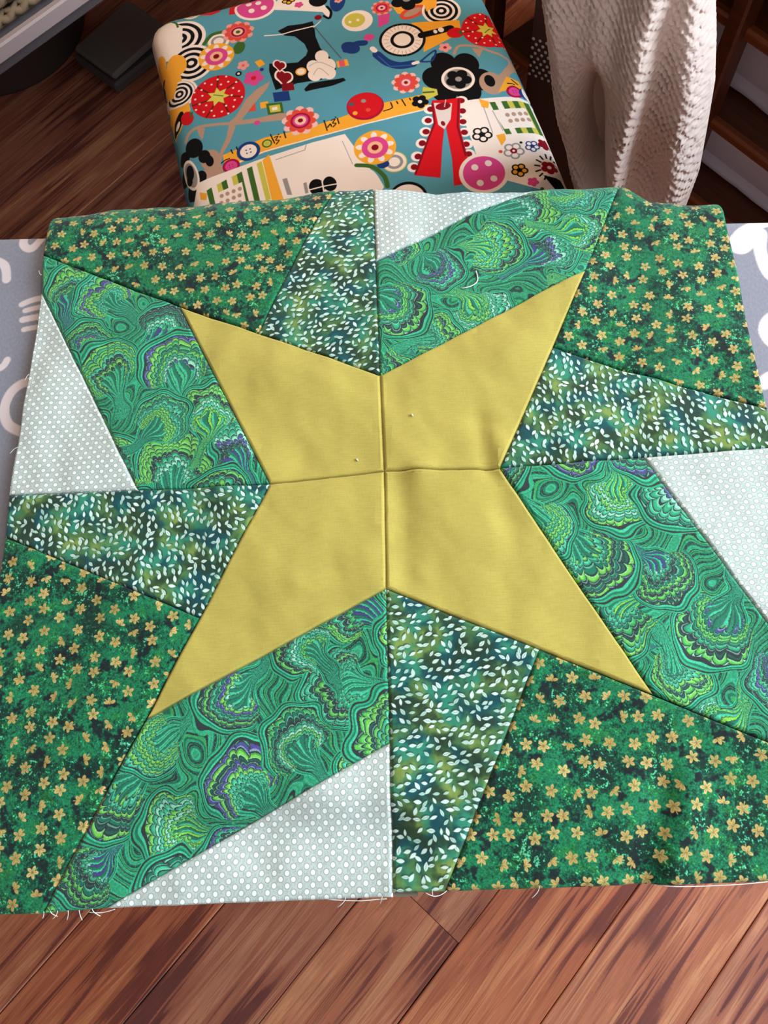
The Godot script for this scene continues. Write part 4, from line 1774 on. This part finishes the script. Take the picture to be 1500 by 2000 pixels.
	cv.ell(Vector2(389, 386), 9.6, 13.3, 0.00, wine)
	cv.ell(Vector2(402, 396), 9.6, 13.2, 0.00, wine)
	cv.poly(PackedVector2Array([Vector2(379, 388), Vector2(409, 403), Vector2(391, 419)]), wine)
	cv.ell(Vector2(388, 348), 9.7, 13.3, 0.00, cream)
	cv.ell(Vector2(399, 356), 9.7, 13.3, 0.00, cream)
	cv.poly(PackedVector2Array([Vector2(379, 349), Vector2(406, 363), Vector2(389, 377)]), cream)
	cv.ell(Vector2(389, 348), 6.8, 9.5, 0.00, wine)
	cv.ell(Vector2(398, 356), 6.8, 9.5, 0.00, wine)
	cv.poly(PackedVector2Array([Vector2(382, 350), Vector2(403, 361), Vector2(390, 372)]), wine)
	cv.curve(PackedVector2Array([Vector2(496, 258), Vector2(513, 323), Vector2(530, 383)]), 2.4, slate)
	cv.poly(PackedVector2Array([Vector2(517, 388), Vector2(542, 390), Vector2(542, 411), Vector2(516, 408)]), amber)
	cv.poly(PackedVector2Array([Vector2(523, 388), Vector2(535, 390), Vector2(533, 410), Vector2(521, 408)]), rose)
	cv.ell(Vector2(511, 230), 8.5, 8.5, 0.0, wine)
	cv.curve(PackedVector2Array([Vector2(515, 243), Vector2(493, 260)]), 2.4, cream)
	cv.poly(PackedVector2Array([Vector2(385, 412), Vector2(411, 418), Vector2(409, 441), Vector2(383, 435)]), wine)
	cv.poly(PackedVector2Array([Vector2(361, 430), Vector2(396, 439), Vector2(394, 466), Vector2(359, 457)]), navy)
	cv.poly(PackedVector2Array([Vector2(295, 441), Vector2(317, 445), Vector2(315, 466), Vector2(294, 462)]), coral)
	cv.poly(PackedVector2Array([Vector2(328, 446), Vector2(346, 449), Vector2(344, 467), Vector2(326, 464)]), amber)
	cv.poly(PackedVector2Array([Vector2(340, 455), Vector2(375, 464), Vector2(372, 497), Vector2(338, 488)]), moss)
	cv.poly(PackedVector2Array([Vector2(345, 463), Vector2(369, 468), Vector2(367, 489), Vector2(344, 484)]), lime)
	cv.poly(PackedVector2Array([Vector2(350, 471), Vector2(362, 472), Vector2(361, 481), Vector2(349, 480)]), cream)
	cv.poly(PackedVector2Array([Vector2(363, 394), Vector2(352, 413), Vector2(308, 451), Vector2(279, 480), Vector2(254, 491), Vector2(246, 478), Vector2(269, 464), Vector2(299, 426), Vector2(330, 405)]), tan)
	cv.poly(PackedVector2Array([Vector2(420, 520), Vector2(372, 518), Vector2(310, 501), Vector2(255, 487), Vector2(250, 474), Vector2(313, 488), Vector2(364, 493)]), tan)
	cv.curve(PackedVector2Array([Vector2(256, 481), Vector2(219, 468), Vector2(184, 460), Vector2(161, 465), Vector2(146, 486)]), 8.1, tan)
	cv.poly(PackedVector2Array([Vector2(178, 458), Vector2(196, 469), Vector2(184, 501), Vector2(179, 480)]), tan)
	cv.poly(PackedVector2Array([Vector2(249, 483), Vector2(263, 492), Vector2(243, 529), Vector2(222, 555), Vector2(209, 589), Vector2(197, 588), Vector2(218, 545), Vector2(236, 517)]), tan)
	cv.ell(Vector2(192, 562), 22.8, 28.7, 0.00, tan)
	cv.ell(Vector2(192, 595), 22.6, 19.8, 0.00, tan)
	cv.ell(Vector2(189, 564), 9.1, 15.8, 0.00, ink)
	cv.ell(Vector2(310, 502), 6.9, 6.9, 0.0, pink)
	cv.poly(PackedVector2Array([Vector2(220, 560), Vector2(319, 549), Vector2(409, 559), Vector2(503, 551), Vector2(529, 540), Vector2(655, 547), Vector2(683, 548), Vector2(675, 592), Vector2(585, 591), Vector2(494, 589), Vector2(402, 592), Vector2(311, 589), Vector2(217, 601)]), amber)
	cv.curve(PackedVector2Array([Vector2(218, 598), Vector2(311, 587), Vector2(402, 590), Vector2(494, 589), Vector2(585, 591), Vector2(673, 591)]), 3.4, cream)
	cv.stroke(PackedVector2Array([Vector2(451, 549), Vector2(451, 580)]), 2.5, ink)
	cv.stroke(PackedVector2Array([Vector2(453, 572), Vector2(462, 563), Vector2(463, 572)]), 2.5, ink)
	cv.stroke(PackedVector2Array([Vector2(480, 552), Vector2(480, 569)]), 2.5, ink)
	cv.stroke(PackedVector2Array([Vector2(331, 544), Vector2(335, 573)]), 2.5, ink)
	cv.stroke(PackedVector2Array([Vector2(361, 548), Vector2(361, 568)]), 2.5, ink)
	cv.stroke(PackedVector2Array([Vector2(579, 568), Vector2(596, 567), Vector2(601, 564), Vector2(601, 547)]), 2.5, ink)
	cv.stroke(PackedVector2Array([Vector2(614, 548), Vector2(615, 558)]), 2.5, ink)
	cv.stroke(PackedVector2Array([Vector2(626, 546), Vector2(629, 569)]), 2.5, ink)
	cv.stroke(PackedVector2Array([Vector2(643, 548), Vector2(644, 556)]), 2.5, ink)
	cv.stroke(PackedVector2Array([Vector2(240, 552), Vector2(242, 565)]), 2.5, ink)
	cv.stroke(PackedVector2Array([Vector2(253, 549), Vector2(254, 563)]), 2.5, ink)
	cv.stroke(PackedVector2Array([Vector2(212, 581), Vector2(222, 576), Vector2(233, 575)]), 2.5, ink)
	cv.curve(PackedVector2Array([Vector2(465, 555), Vector2(475, 553), Vector2(467, 563), Vector2(474, 565), Vector2(465, 574)]), 2.3, ink)
	cv.ell(Vector2(477, 549), 1.7, 1.7, 0.0, ink)
	cv.curve(PackedVector2Array([Vector2(337, 557), Vector2(346, 556), Vector2(339, 565), Vector2(346, 568), Vector2(337, 577)]), 2.3, ink)
	cv.ell(Vector2(348, 552), 1.7, 1.7, 0.0, ink)
	cv.ell(Vector2(350, 560), 1.8, 1.8, 0.0, ink)
	blossom(cv, Vector2(402, 532), 41.0, blush, crimson)
	button(cv, Vector2(276, 572), 26.1, navy, cream)
	button(cv, Vector2(319, 567), 11.3, moss, lime)
	button(cv, Vector2(232, 597), 19.2, crimson, pink)
	cv.ell(Vector2(162, 513), 20.1, 27.2, 0.00, ink)
	cv.ell(Vector2(135, 527), 13.6, 18.3, 0.00, ink)
	cv.ell(Vector2(180, 547), 13.5, 18.2, 0.00, ink)
	cv.ell(Vector2(129, 573), 16.6, 22.2, 0.00, ink)
	cv.ell(Vector2(163, 598), 12.7, 17.0, 0.00, ink)
	cv.ell(Vector2(141, 627), 18.3, 24.3, 0.00, ink)
	cv.ell(Vector2(142, 580), 17.1, 45.5, -0.10, cream)
	cv.ell(Vector2(142, 580), 12.5, 37.0, -0.10, grey)
	cv.ell(Vector2(141, 573), 9.1, 21.4, 0.00, ink)
	cv.ell(Vector2(136, 592), 6.8, 14.1, 0.00, ink)
	cv.poly(PackedVector2Array([Vector2(114, 704), Vector2(153, 611), Vector2(250, 606), Vector2(319, 603), Vector2(485, 601), Vector2(514, 712), Vector2(529, 802), Vector2(528, 844)]), cream)
	cv.poly(PackedVector2Array([Vector2(300, 609), Vector2(317, 598), Vector2(323, 774), Vector2(296, 765)]), amber)
	cv.poly(PackedVector2Array([Vector2(168, 640), Vector2(180, 637), Vector2(180, 743), Vector2(169, 745)]), moss)
	cv.poly(PackedVector2Array([Vector2(180, 637), Vector2(192, 634), Vector2(192, 741), Vector2(181, 742)]), cream)
	cv.poly(PackedVector2Array([Vector2(192, 634), Vector2(203, 632), Vector2(203, 738), Vector2(192, 740)]), lime)
	cv.poly(PackedVector2Array([Vector2(203, 632), Vector2(215, 629), Vector2(215, 736), Vector2(204, 737)]), moss)
	cv.poly(PackedVector2Array([Vector2(215, 629), Vector2(227, 626), Vector2(227, 733), Vector2(215, 735)]), cream)
	cv.poly(PackedVector2Array([Vector2(227, 626), Vector2(239, 624), Vector2(238, 730), Vector2(227, 732)]), lime)
	cv.poly(PackedVector2Array([Vector2(239, 624), Vector2(251, 621), Vector2(250, 728), Vector2(238, 730)]), moss)
	cv.poly(PackedVector2Array([Vector2(251, 621), Vector2(263, 618), Vector2(261, 725), Vector2(250, 727)]), cream)
	cv.poly(PackedVector2Array([Vector2(263, 618), Vector2(275, 616), Vector2(273, 723), Vector2(261, 725)]), moss)
	cv.poly(PackedVector2Array([Vector2(275, 616), Vector2(286, 613), Vector2(284, 720), Vector2(273, 722)]), cream)
	cv.poly(PackedVector2Array([Vector2(286, 613), Vector2(298, 610), Vector2(296, 718), Vector2(285, 719)]), lime)
	cv.poly(PackedVector2Array([Vector2(182, 657), Vector2(246, 649), Vector2(244, 706), Vector2(243, 733), Vector2(180, 712)]), cream)
	cv.ell(Vector2(197, 668), 4.5, 5.5, 0.00, tan)
	cv.ell(Vector2(193, 686), 4.4, 5.5, 0.00, tan)
	cv.ell(Vector2(190, 703), 4.4, 5.4, 0.00, tan)
	cv.ell(Vector2(210, 667), 4.4, 5.5, 0.00, tan)
	cv.ell(Vector2(207, 685), 4.4, 5.5, 0.00, tan)
	cv.ell(Vector2(204, 702), 4.4, 5.4, 0.00, tan)
	cv.ell(Vector2(224, 666), 4.4, 5.5, 0.00, tan)
	cv.ell(Vector2(221, 683), 4.4, 5.5, 0.00, tan)
	cv.ell(Vector2(217, 701), 4.4, 5.4, 0.00, tan)
	cv.ell(Vector2(238, 665), 4.4, 5.5, 0.00, tan)
	cv.ell(Vector2(234, 682), 4.4, 5.5, 0.00, tan)
	cv.ell(Vector2(231, 700), 4.4, 5.4, 0.00, tan)
	cv.poly(PackedVector2Array([Vector2(152, 637), Vector2(168, 648), Vector2(163, 664), Vector2(151, 657)]), amber)
	cv.ell(Vector2(395, 720), 16.3, 21.7, 0.00, ink)
	cv.ell(Vector2(423, 720), 14.2, 19.1, 0.00, ink)
	cv.stroke(PackedVector2Array([Vector2(372, 721), Vector2(408, 722), Vector2(442, 725)]), 3.3, cream)
	cv.stroke(PackedVector2Array([Vector2(410, 697), Vector2(406, 738)]), 3.3, cream)
	cv.poly(PackedVector2Array([Vector2(330, 675), Vector2(340, 675), Vector2(341, 722), Vector2(331, 718)]), grey)
	cv.poly(PackedVector2Array([Vector2(370, 700), Vector2(377, 700), Vector2(375, 728), Vector2(368, 728)]), grey)
	cv.stroke(PackedVector2Array([Vector2(327, 618), Vector2(393, 616), Vector2(399, 603)]), 1.7, grey)
	cv.stroke(PackedVector2Array([Vector2(475, 618), Vector2(481, 686)]), 1.3, grey)
	cv.ell(Vector2(546, 540), 40.7, 40.7, 0.0, crimson)
	cv.ell(Vector2(546, 537), 37.3, 37.3, 0.0, red)
	cv.ell(Vector2(519, 525), 5.7, 5.9, 0.00, slate)
	cv.ell(Vector2(546, 524), 5.7, 6.0, 0.00, grey)
	cv.ell(Vector2(520, 553), 5.6, 5.9, 0.00, amber)
	cv.ell(Vector2(549, 553), 5.6, 5.9, 0.00, coral)
	blossom(cv, Vector2(648, 502), 31.7, blush, coral)
	cv.ell(Vector2(743, 471), 28.4, 33.9, 0.00, ink)
	cv.ell(Vector2(790, 486), 28.3, 33.8, 0.00, ink)
	cv.ell(Vector2(713, 508), 28.2, 33.3, 0.00, ink)
	cv.ell(Vector2(807, 539), 27.9, 33.1, 0.00, ink)
	cv.ell(Vector2(721, 552), 27.9, 32.8, 0.00, ink)
	cv.ell(Vector2(771, 566), 27.8, 32.7, 0.00, ink)
	cv.ell(Vector2(760, 527), 33.7, 33.7, 0.0, ink)
	cv.ell(Vector2(760, 525), 37.0, 37.0, 0.0, cream)
	cv.ell(Vector2(760, 525), 30.3, 30.3, 0.0, grey)
	petals5(cv, Vector2(761, 525), 29.2, ink, grey)
	cv.poly(PackedVector2Array([Vector2(680, 526), Vector2(707, 541), Vector2(705, 558), Vector2(676, 566), Vector2(669, 555)]), lime)
	cv.stroke(PackedVector2Array([Vector2(676, 543), Vector2(698, 547)]), 4.5, moss)
	petals5(cv, Vector2(662, 566), 19.0, ink, cream)
	cv.poly(PackedVector2Array([Vector2(736, 588), Vector2(786, 593), Vector2(861, 605), Vector2(921, 627), Vector2(972, 672), Vector2(896, 902), Vector2(868, 892), Vector2(775, 826), Vector2(733, 754), Vector2(737, 678)]), cream)
	cv.poly(PackedVector2Array([Vector2(786, 593), Vector2(805, 608), Vector2(797, 625), Vector2(785, 618)]), amber)
	cv.poly(PackedVector2Array([Vector2(805, 609), Vector2(817, 611), Vector2(823, 708), Vector2(811, 706)]), moss)
	cv.poly(PackedVector2Array([Vector2(817, 611), Vector2(830, 613), Vector2(835, 710), Vector2(823, 708)]), cream)
	cv.poly(PackedVector2Array([Vector2(830, 613), Vector2(842, 615), Vector2(847, 712), Vector2(835, 710)]), moss)
	cv.poly(PackedVector2Array([Vector2(842, 615), Vector2(854, 617), Vector2(859, 714), Vector2(847, 712)]), lime)
	cv.poly(PackedVector2Array([Vector2(854, 617), Vector2(866, 619), Vector2(871, 716), Vector2(859, 714)]), moss)
	cv.poly(PackedVector2Array([Vector2(866, 619), Vector2(878, 621), Vector2(883, 718), Vector2(871, 716)]), lime)
	cv.poly(PackedVector2Array([Vector2(878, 621), Vector2(890, 624), Vector2(895, 720), Vector2(883, 718)]), moss)
	cv.poly(PackedVector2Array([Vector2(890, 624), Vector2(902, 626), Vector2(907, 722), Vector2(895, 720)]), cream)
	cv.poly(PackedVector2Array([Vector2(902, 626), Vector2(914, 628), Vector2(918, 724), Vector2(907, 722)]), moss)
	cv.poly(PackedVector2Array([Vector2(914, 628), Vector2(927, 630), Vector2(930, 726), Vector2(918, 724)]), lime)
	cv.poly(PackedVector2Array([Vector2(804, 633), Vector2(877, 641), Vector2(879, 700), Vector2(812, 691)]), cream)
	cv.stroke(PackedVector2Array([Vector2(804, 633), Vector2(808, 694)]), 1.6, grey)
	cv.stroke(PackedVector2Array([Vector2(789, 616), Vector2(785, 695)]), 1.6, grey)
	cv.ell(Vector2(831, 654), 4.9, 5.8, 0.00, tan)
	cv.ell(Vector2(832, 672), 4.9, 5.7, 0.00, tan)
	cv.ell(Vector2(845, 655), 4.9, 5.8, 0.00, tan)
	cv.ell(Vector2(846, 673), 4.9, 5.7, 0.00, tan)
	cv.ell(Vector2(859, 656), 4.9, 5.8, 0.00, tan)
	cv.ell(Vector2(859, 674), 4.9, 5.7, 0.00, tan)
	cv.ell(Vector2(872, 657), 4.9, 5.8, 0.00, tan)
	cv.ell(Vector2(873, 675), 4.9, 5.7, 0.00, tan)
	cv.poly(PackedVector2Array([Vector2(790, 703), Vector2(809, 703), Vector2(806, 720), Vector2(792, 734)]), amber)
	cv.ell(Vector2(676, 594), 13.3, 13.3, 0.0, cream)
	cv.ell(Vector2(678, 594), 7.8, 7.8, 0.0, wine)
	cv.ell(Vector2(663, 623), 13.2, 13.2, 0.0, cream)
	cv.ell(Vector2(664, 623), 7.7, 7.7, 0.0, wine)
	cv.ell(Vector2(650, 652), 13.1, 13.1, 0.0, cream)
	cv.ell(Vector2(651, 652), 7.7, 7.7, 0.0, wine)
	cv.ell(Vector2(634, 679), 13.1, 13.1, 0.0, cream)
	cv.ell(Vector2(635, 679), 7.6, 7.6, 0.0, wine)
	cv.ell(Vector2(615, 709), 13.0, 13.0, 0.0, cream)
	cv.ell(Vector2(617, 710), 7.6, 7.6, 0.0, wine)
	cv.ell(Vector2(600, 734), 12.9, 12.9, 0.0, cream)
	cv.ell(Vector2(602, 734), 7.5, 7.5, 0.0, wine)
	cv.ell(Vector2(749, 588), 13.3, 13.3, 0.0, cream)
	cv.ell(Vector2(748, 588), 7.7, 7.7, 0.0, wine)
	cv.ell(Vector2(743, 618), 13.2, 13.2, 0.0, cream)
	cv.ell(Vector2(742, 617), 7.7, 7.7, 0.0, wine)
	cv.ell(Vector2(736, 647), 13.1, 13.1, 0.0, cream)
	cv.ell(Vector2(734, 647), 7.6, 7.6, 0.0, wine)
	cv.ell(Vector2(729, 677), 13.0, 13.0, 0.0, cream)
	cv.ell(Vector2(728, 677), 7.6, 7.6, 0.0, wine)
	cv.ell(Vector2(724, 710), 12.9, 12.9, 0.0, cream)
	cv.ell(Vector2(722, 710), 7.5, 7.5, 0.0, wine)
	cv.ell(Vector2(720, 737), 12.8, 12.8, 0.0, cream)
	cv.ell(Vector2(719, 737), 7.5, 7.5, 0.0, wine)
	cv.poly(PackedVector2Array([Vector2(687, 570), Vector2(719, 577), Vector2(691, 653), Vector2(673, 699), Vector2(646, 777), Vector2(596, 754), Vector2(641, 688), Vector2(676, 630)]), red)
	cv.poly(PackedVector2Array([Vector2(717, 576), Vector2(749, 579), Vector2(723, 660), Vector2(715, 739), Vector2(710, 809), Vector2(667, 805), Vector2(683, 737), Vector2(694, 658)]), red)
	cv.stroke(PackedVector2Array([Vector2(686, 579), Vector2(675, 634), Vector2(629, 705), Vector2(600, 751)]), 4.4, wine)
	cv.stroke(PackedVector2Array([Vector2(744, 582), Vector2(719, 658), Vector2(712, 738)]), 4.4, wine)
	cv.poly(PackedVector2Array([Vector2(689, 578), Vector2(727, 590), Vector2(711, 633), Vector2(690, 657), Vector2(681, 641)]), pale)
	cv.ell(Vector2(706, 593), 16.6, 10.2, 0.00, wine)
	cv.ell(Vector2(692, 640), 4.4, 7.2, 0.00, wine)
	cv.stroke(PackedVector2Array([Vector2(717, 576), Vector2(708, 596)]), 2.2, pale)
	cv.ell(Vector2(735, 793), 51.7, 51.7, 0.0, cream)
	button(cv, Vector2(735, 793), 43.3, pink, pink)
	cv.ell(Vector2(721, 774), 7.4, 8.1, 0.00, cream)
	cv.ell(Vector2(751, 772), 7.4, 8.2, 0.00, cream)
	cv.ell(Vector2(720, 815), 7.3, 8.0, 0.00, cream)
	cv.ell(Vector2(750, 813), 7.3, 8.0, 0.00, cream)
	petals5o(cv, Vector2(762, 693), 21.6, ink, cream)
	petals5o(cv, Vector2(854, 751), 15.9, navy, cream)
	petals5(cv, Vector2(883, 747), 15.9, wine, wine)
	petals5o(cv, Vector2(812, 754), 22.3, grey, cream)
	cv.ell(Vector2(812, 754), 7.4, 7.4, 0.0, wine)
	cv.ell(Vector2(812, 754), 3.2, 3.2, 0.0, cream)
	petals5o(cv, Vector2(807, 807), 17.8, ink, amber)
	petals5(cv, Vector2(824, 844), 12.5, pink, rose)
	cv.ell(Vector2(785, 749), 4.3, 4.3, 0.0, coral)
	cv.ell(Vector2(836, 866), 4.1, 4.1, 0.0, moss)
	cv.ell(Vector2(834, 736), 3.2, 3.2, 0.0, ink)
	cv.stroke(PackedVector2Array([Vector2(862, 840), Vector2(859, 850)]), 3.6, ink)
	cv.stroke(PackedVector2Array([Vector2(855, 836), Vector2(849, 844)]), 3.6, ink)
	cv.stroke(PackedVector2Array([Vector2(850, 828), Vector2(842, 833)]), 3.6, ink)
	cv.stroke(PackedVector2Array([Vector2(849, 818), Vector2(839, 819)]), 3.7, ink)
	cv.stroke(PackedVector2Array([Vector2(851, 807), Vector2(842, 803)]), 3.7, ink)
	cv.stroke(PackedVector2Array([Vector2(857, 797), Vector2(850, 790)]), 3.7, ink)
	cv.stroke(PackedVector2Array([Vector2(864, 790), Vector2(861, 781)]), 3.7, ink)
	cv.stroke(PackedVector2Array([Vector2(873, 788), Vector2(874, 777)]), 3.7, ink)
	cv.stroke(PackedVector2Array([Vector2(881, 790), Vector2(886, 780)]), 3.7, ink)
	cv.stroke(PackedVector2Array([Vector2(887, 796), Vector2(895, 789)]), 3.7, ink)
	cv.stroke(PackedVector2Array([Vector2(890, 806), Vector2(899, 803)]), 3.7, ink)
	petals5(cv, Vector2(870, 814), 18.8, wine, cream)
	cv.poly(PackedVector2Array([Vector2(850, 833), Vector2(883, 848), Vector2(888, 907), Vector2(870, 905), Vector2(862, 874)]), ink)
	cv.poly(PackedVector2Array([Vector2(415, 161), Vector2(448, 104), Vector2(520, 132), Vector2(543, 226), Vector2(532, 242), Vector2(525, 215)]), cream)
	petals5o(cv, Vector2(458, 141), 16.1, ink, amber)
	petals5(cv, Vector2(478, 168), 11.1, pink, rose)
	cv.poly(PackedVector2Array([Vector2(240, 105), Vector2(269, 62), Vector2(309, 72), Vector2(293, 115), Vector2(272, 120)]), red)
	cv.poly(PackedVector2Array([Vector2(313, 139), Vector2(324, 83), Vector2(345, 91), Vector2(328, 141)]), red)
	cv.ell(Vector2(379, 132), 51.1, 51.1, 0.0, cream)
	button(cv, Vector2(379, 130), 44.9, pink, pink)
	cv.ell(Vector2(365, 115), 7.5, 8.7, 0.00, cream)
	cv.ell(Vector2(388, 120), 7.5, 8.7, 0.00, cream)
	cv.ell(Vector2(367, 145), 7.5, 8.6, 0.00, cream)
	cv.ell(Vector2(397, 145), 7.4, 8.6, 0.00, cream)
	cv.ell(Vector2(525, 169), 22.1, 24.0, 0.00, ink)
	cv.curve(PackedVector2Array([Vector2(525, 230), Vector2(535, 243), Vector2(544, 222), Vector2(539, 200)]), 6.1, ink)
	cv.ell(Vector2(567, 191), 18.3, 37.4, 0.30, navy)
	petals5(cv, Vector2(569, 189), 9.8, blush, coral)
	cv.ell(Vector2(594, 276), 35.9, 35.9, 0.0, cream)
	button(cv, Vector2(589, 272), 23.9, lime, lime)
	cv.ell(Vector2(577, 274), 3.6, 4.9, 0.00, cream)
	cv.ell(Vector2(596, 274), 3.6, 5.0, 0.00, cream)
	blossom(cv, Vector2(658, 254), 25.2, coral, crimson)
	cv.poly(PackedVector2Array([Vector2(643, 277), Vector2(672, 278), Vector2(660, 309), Vector2(634, 317)]), pink)
	cv.ell(Vector2(606, 340), 11.8, 11.8, 0.0, pink)
	cv.poly(PackedVector2Array([Vector2(681, 255), Vector2(707, 213), Vector2(782, 246), Vector2(781, 293), Vector2(750, 307), Vector2(687, 288)]), amber)
	cv.ell(Vector2(721, 294), 33.2, 18.2, -0.30, coral)
	cv.ell(Vector2(721, 294), 23.7, 9.9, -0.30, tan)
	rings(cv, Vector2(785, 309), 44.7)
	cv.poly(PackedVector2Array([Vector2(757, 231), Vector2(790, 255), Vector2(779, 292), Vector2(751, 302)]), amber)
	petals5(cv, Vector2(720, 246), 38.3, ink, grey)
	cv.poly(PackedVector2Array([Vector2(708, 327), Vector2(816, 349), Vector2(808, 389), Vector2(710, 425), Vector2(723, 379)]), amber)
	cv.ell(Vector2(675, 373), 52.5, 52.5, 0.0, ink)
	cv.ell(Vector2(675, 373), 46.6, 46.6, 0.0, cream)
	cv.stroke(PackedVector2Array([Vector2(703, 384), Vector2(714, 388)]), 1.2, tan)
	cv.stroke(PackedVector2Array([Vector2(700, 392), Vector2(709, 400)]), 1.2, tan)
	cv.stroke(PackedVector2Array([Vector2(695, 399), Vector2(702, 410)]), 1.2, tan)
	cv.stroke(PackedVector2Array([Vector2(688, 404), Vector2(693, 417)]), 1.2, tan)
	cv.stroke(PackedVector2Array([Vector2(681, 408), Vector2(683, 421)]), 1.2, tan)
	cv.stroke(PackedVector2Array([Vector2(673, 408), Vector2(672, 423)]), 1.2, tan)
	cv.stroke(PackedVector2Array([Vector2(666, 407), Vector2(662, 421)]), 1.2, tan)
	cv.stroke(PackedVector2Array([Vector2(659, 403), Vector2(652, 415)]), 1.2, tan)
	cv.stroke(PackedVector2Array([Vector2(653, 397), Vector2(644, 407)]), 1.2, tan)
	cv.stroke(PackedVector2Array([Vector2(648, 390), Vector2(638, 397)]), 1.2, tan)
	cv.stroke(PackedVector2Array([Vector2(646, 381), Vector2(634, 384)]), 1.2, tan)
	cv.stroke(PackedVector2Array([Vector2(645, 372), Vector2(633, 372)]), 1.2, tan)
	cv.stroke(PackedVector2Array([Vector2(646, 363), Vector2(635, 359)]), 1.2, tan)
	cv.stroke(PackedVector2Array([Vector2(650, 354), Vector2(640, 347)]), 1.2, tan)
	cv.stroke(PackedVector2Array([Vector2(655, 347), Vector2(647, 337)]), 1.2, tan)
	cv.stroke(PackedVector2Array([Vector2(661, 342), Vector2(656, 329)]), 1.2, tan)
	cv.stroke(PackedVector2Array([Vector2(669, 338), Vector2(666, 324)]), 1.2, tan)
	cv.stroke(PackedVector2Array([Vector2(676, 338), Vector2(677, 323)]), 1.2, tan)
	cv.stroke(PackedVector2Array([Vector2(684, 339), Vector2(688, 325)]), 1.2, tan)
	cv.stroke(PackedVector2Array([Vector2(691, 343), Vector2(698, 331)]), 1.2, tan)
	cv.stroke(PackedVector2Array([Vector2(697, 349), Vector2(706, 339)]), 1.2, tan)
	cv.stroke(PackedVector2Array([Vector2(702, 357), Vector2(712, 350)]), 1.2, tan)
	cv.stroke(PackedVector2Array([Vector2(704, 365), Vector2(716, 362)]), 1.2, tan)
	cv.stroke(PackedVector2Array([Vector2(705, 375), Vector2(716, 375)]), 1.2, tan)
	cv.ell(Vector2(675, 373), 26.8, 26.8, 0.0, ink)
	cv.ell(Vector2(675, 373), 19.8, 19.8, 0.0, cream)
	cv.stroke(PackedVector2Array([Vector2(720, 373), Vector2(760, 371), Vector2(789, 368)]), 17.5, ink)
	cv.ell(Vector2(753, 370), 4.7, 6.4, 0.00, cream)
	cv.ell(Vector2(767, 368), 7.0, 8.0, 0.00, cream)
	cv.ell(Vector2(796, 386), 19.7, 16.0, 0.00, red)
	cv.ell(Vector2(810, 388), 6.9, 6.9, 0.0, moss)
	tomato(cv, Vector2(867, 392), 56.4, 2.2)
	cv.curve(PackedVector2Array([Vector2(547, 362), Vector2(571, 351), Vector2(591, 354)]), 17.6, navy)
	cv.curve(PackedVector2Array([Vector2(609, 400), Vector2(624, 430), Vector2(647, 448), Vector2(677, 452)]), 20.9, navy)
	cv.curve(PackedVector2Array([Vector2(695, 451), Vector2(736, 427), Vector2(721, 456), Vector2(698, 452)]), 4.6, navy)
	cv.stroke(PackedVector2Array([Vector2(610, 405), Vector2(627, 445), Vector2(673, 455)]), 2.3, blue)
	cv.stroke(PackedVector2Array([Vector2(604, 379), Vector2(607, 387)]), 12.9, cream)
	cv.stroke(PackedVector2Array([Vector2(679, 452), Vector2(689, 451)]), 9.2, cream)
	cv.ell(Vector2(558, 358), 17.6, 23.9, -0.60, navy)
	petals5(cv, Vector2(760, 424), 14.9, blush, crimson)
	cv.curve(PackedVector2Array([Vector2(774, 448), Vector2(792, 428), Vector2(827, 439), Vector2(858, 463), Vector2(907, 495)]), 6.8, tan)
	cv.poly(PackedVector2Array([Vector2(816, 442), Vector2(841, 451), Vector2(824, 474)]), tan)
	cv.poly(PackedVector2Array([Vector2(888, 478), Vector2(919, 500), Vector2(876, 536), Vector2(855, 580), Vector2(804, 571), Vector2(862, 526), Vector2(884, 501)]), tan)
	cv.ell(Vector2(827, 556), 26.7, 34.5, 0.00, tan)
	cv.ell(Vector2(825, 548), 11.1, 18.0, 0.00, ink)
	cv.poly(PackedVector2Array([Vector2(864, 543), Vector2(894, 555), Vector2(902, 583), Vector2(854, 584), Vector2(833, 586)]), amber)
	cv.stroke(PackedVector2Array([Vector2(861, 563), Vector2(876, 567)]), 2.8, ink)
	cv.stroke(PackedVector2Array([Vector2(874, 552), Vector2(884, 565)]), 2.8, ink)
	button(cv, Vector2(869, 590), 18.7, crimson, pink)
	cv.ell(Vector2(898, 594), 19.8, 19.8, 0.0, navy)
	cv.ell(Vector2(896, 593), 9.9, 20.8, 0.00, cream)
	ringed(cv, Vector2(566, 708), 27.1)
	cv.ell(Vector2(542, 707), 13.0, 9.7, 0.00, navy)
	daisy(cv, Vector2(537, 658), 45.1)
	cv.curve(PackedVector2Array([Vector2(488, 691), Vector2(518, 705), Vector2(536, 737), Vector2(536, 764)]), 9.8, moss)
	cv.curve(PackedVector2Array([Vector2(485, 705), Vector2(511, 720), Vector2(521, 761)]), 15.3, cream)
	cv.ell(Vector2(569, 805), 40.3, 40.3, 0.0, ink)
	cv.ell(Vector2(568, 807), 36.0, 36.0, 0.0, cream)
	blossom(cv, Vector2(283, 60), 25.4, blush, coral)
	return cv.tex()
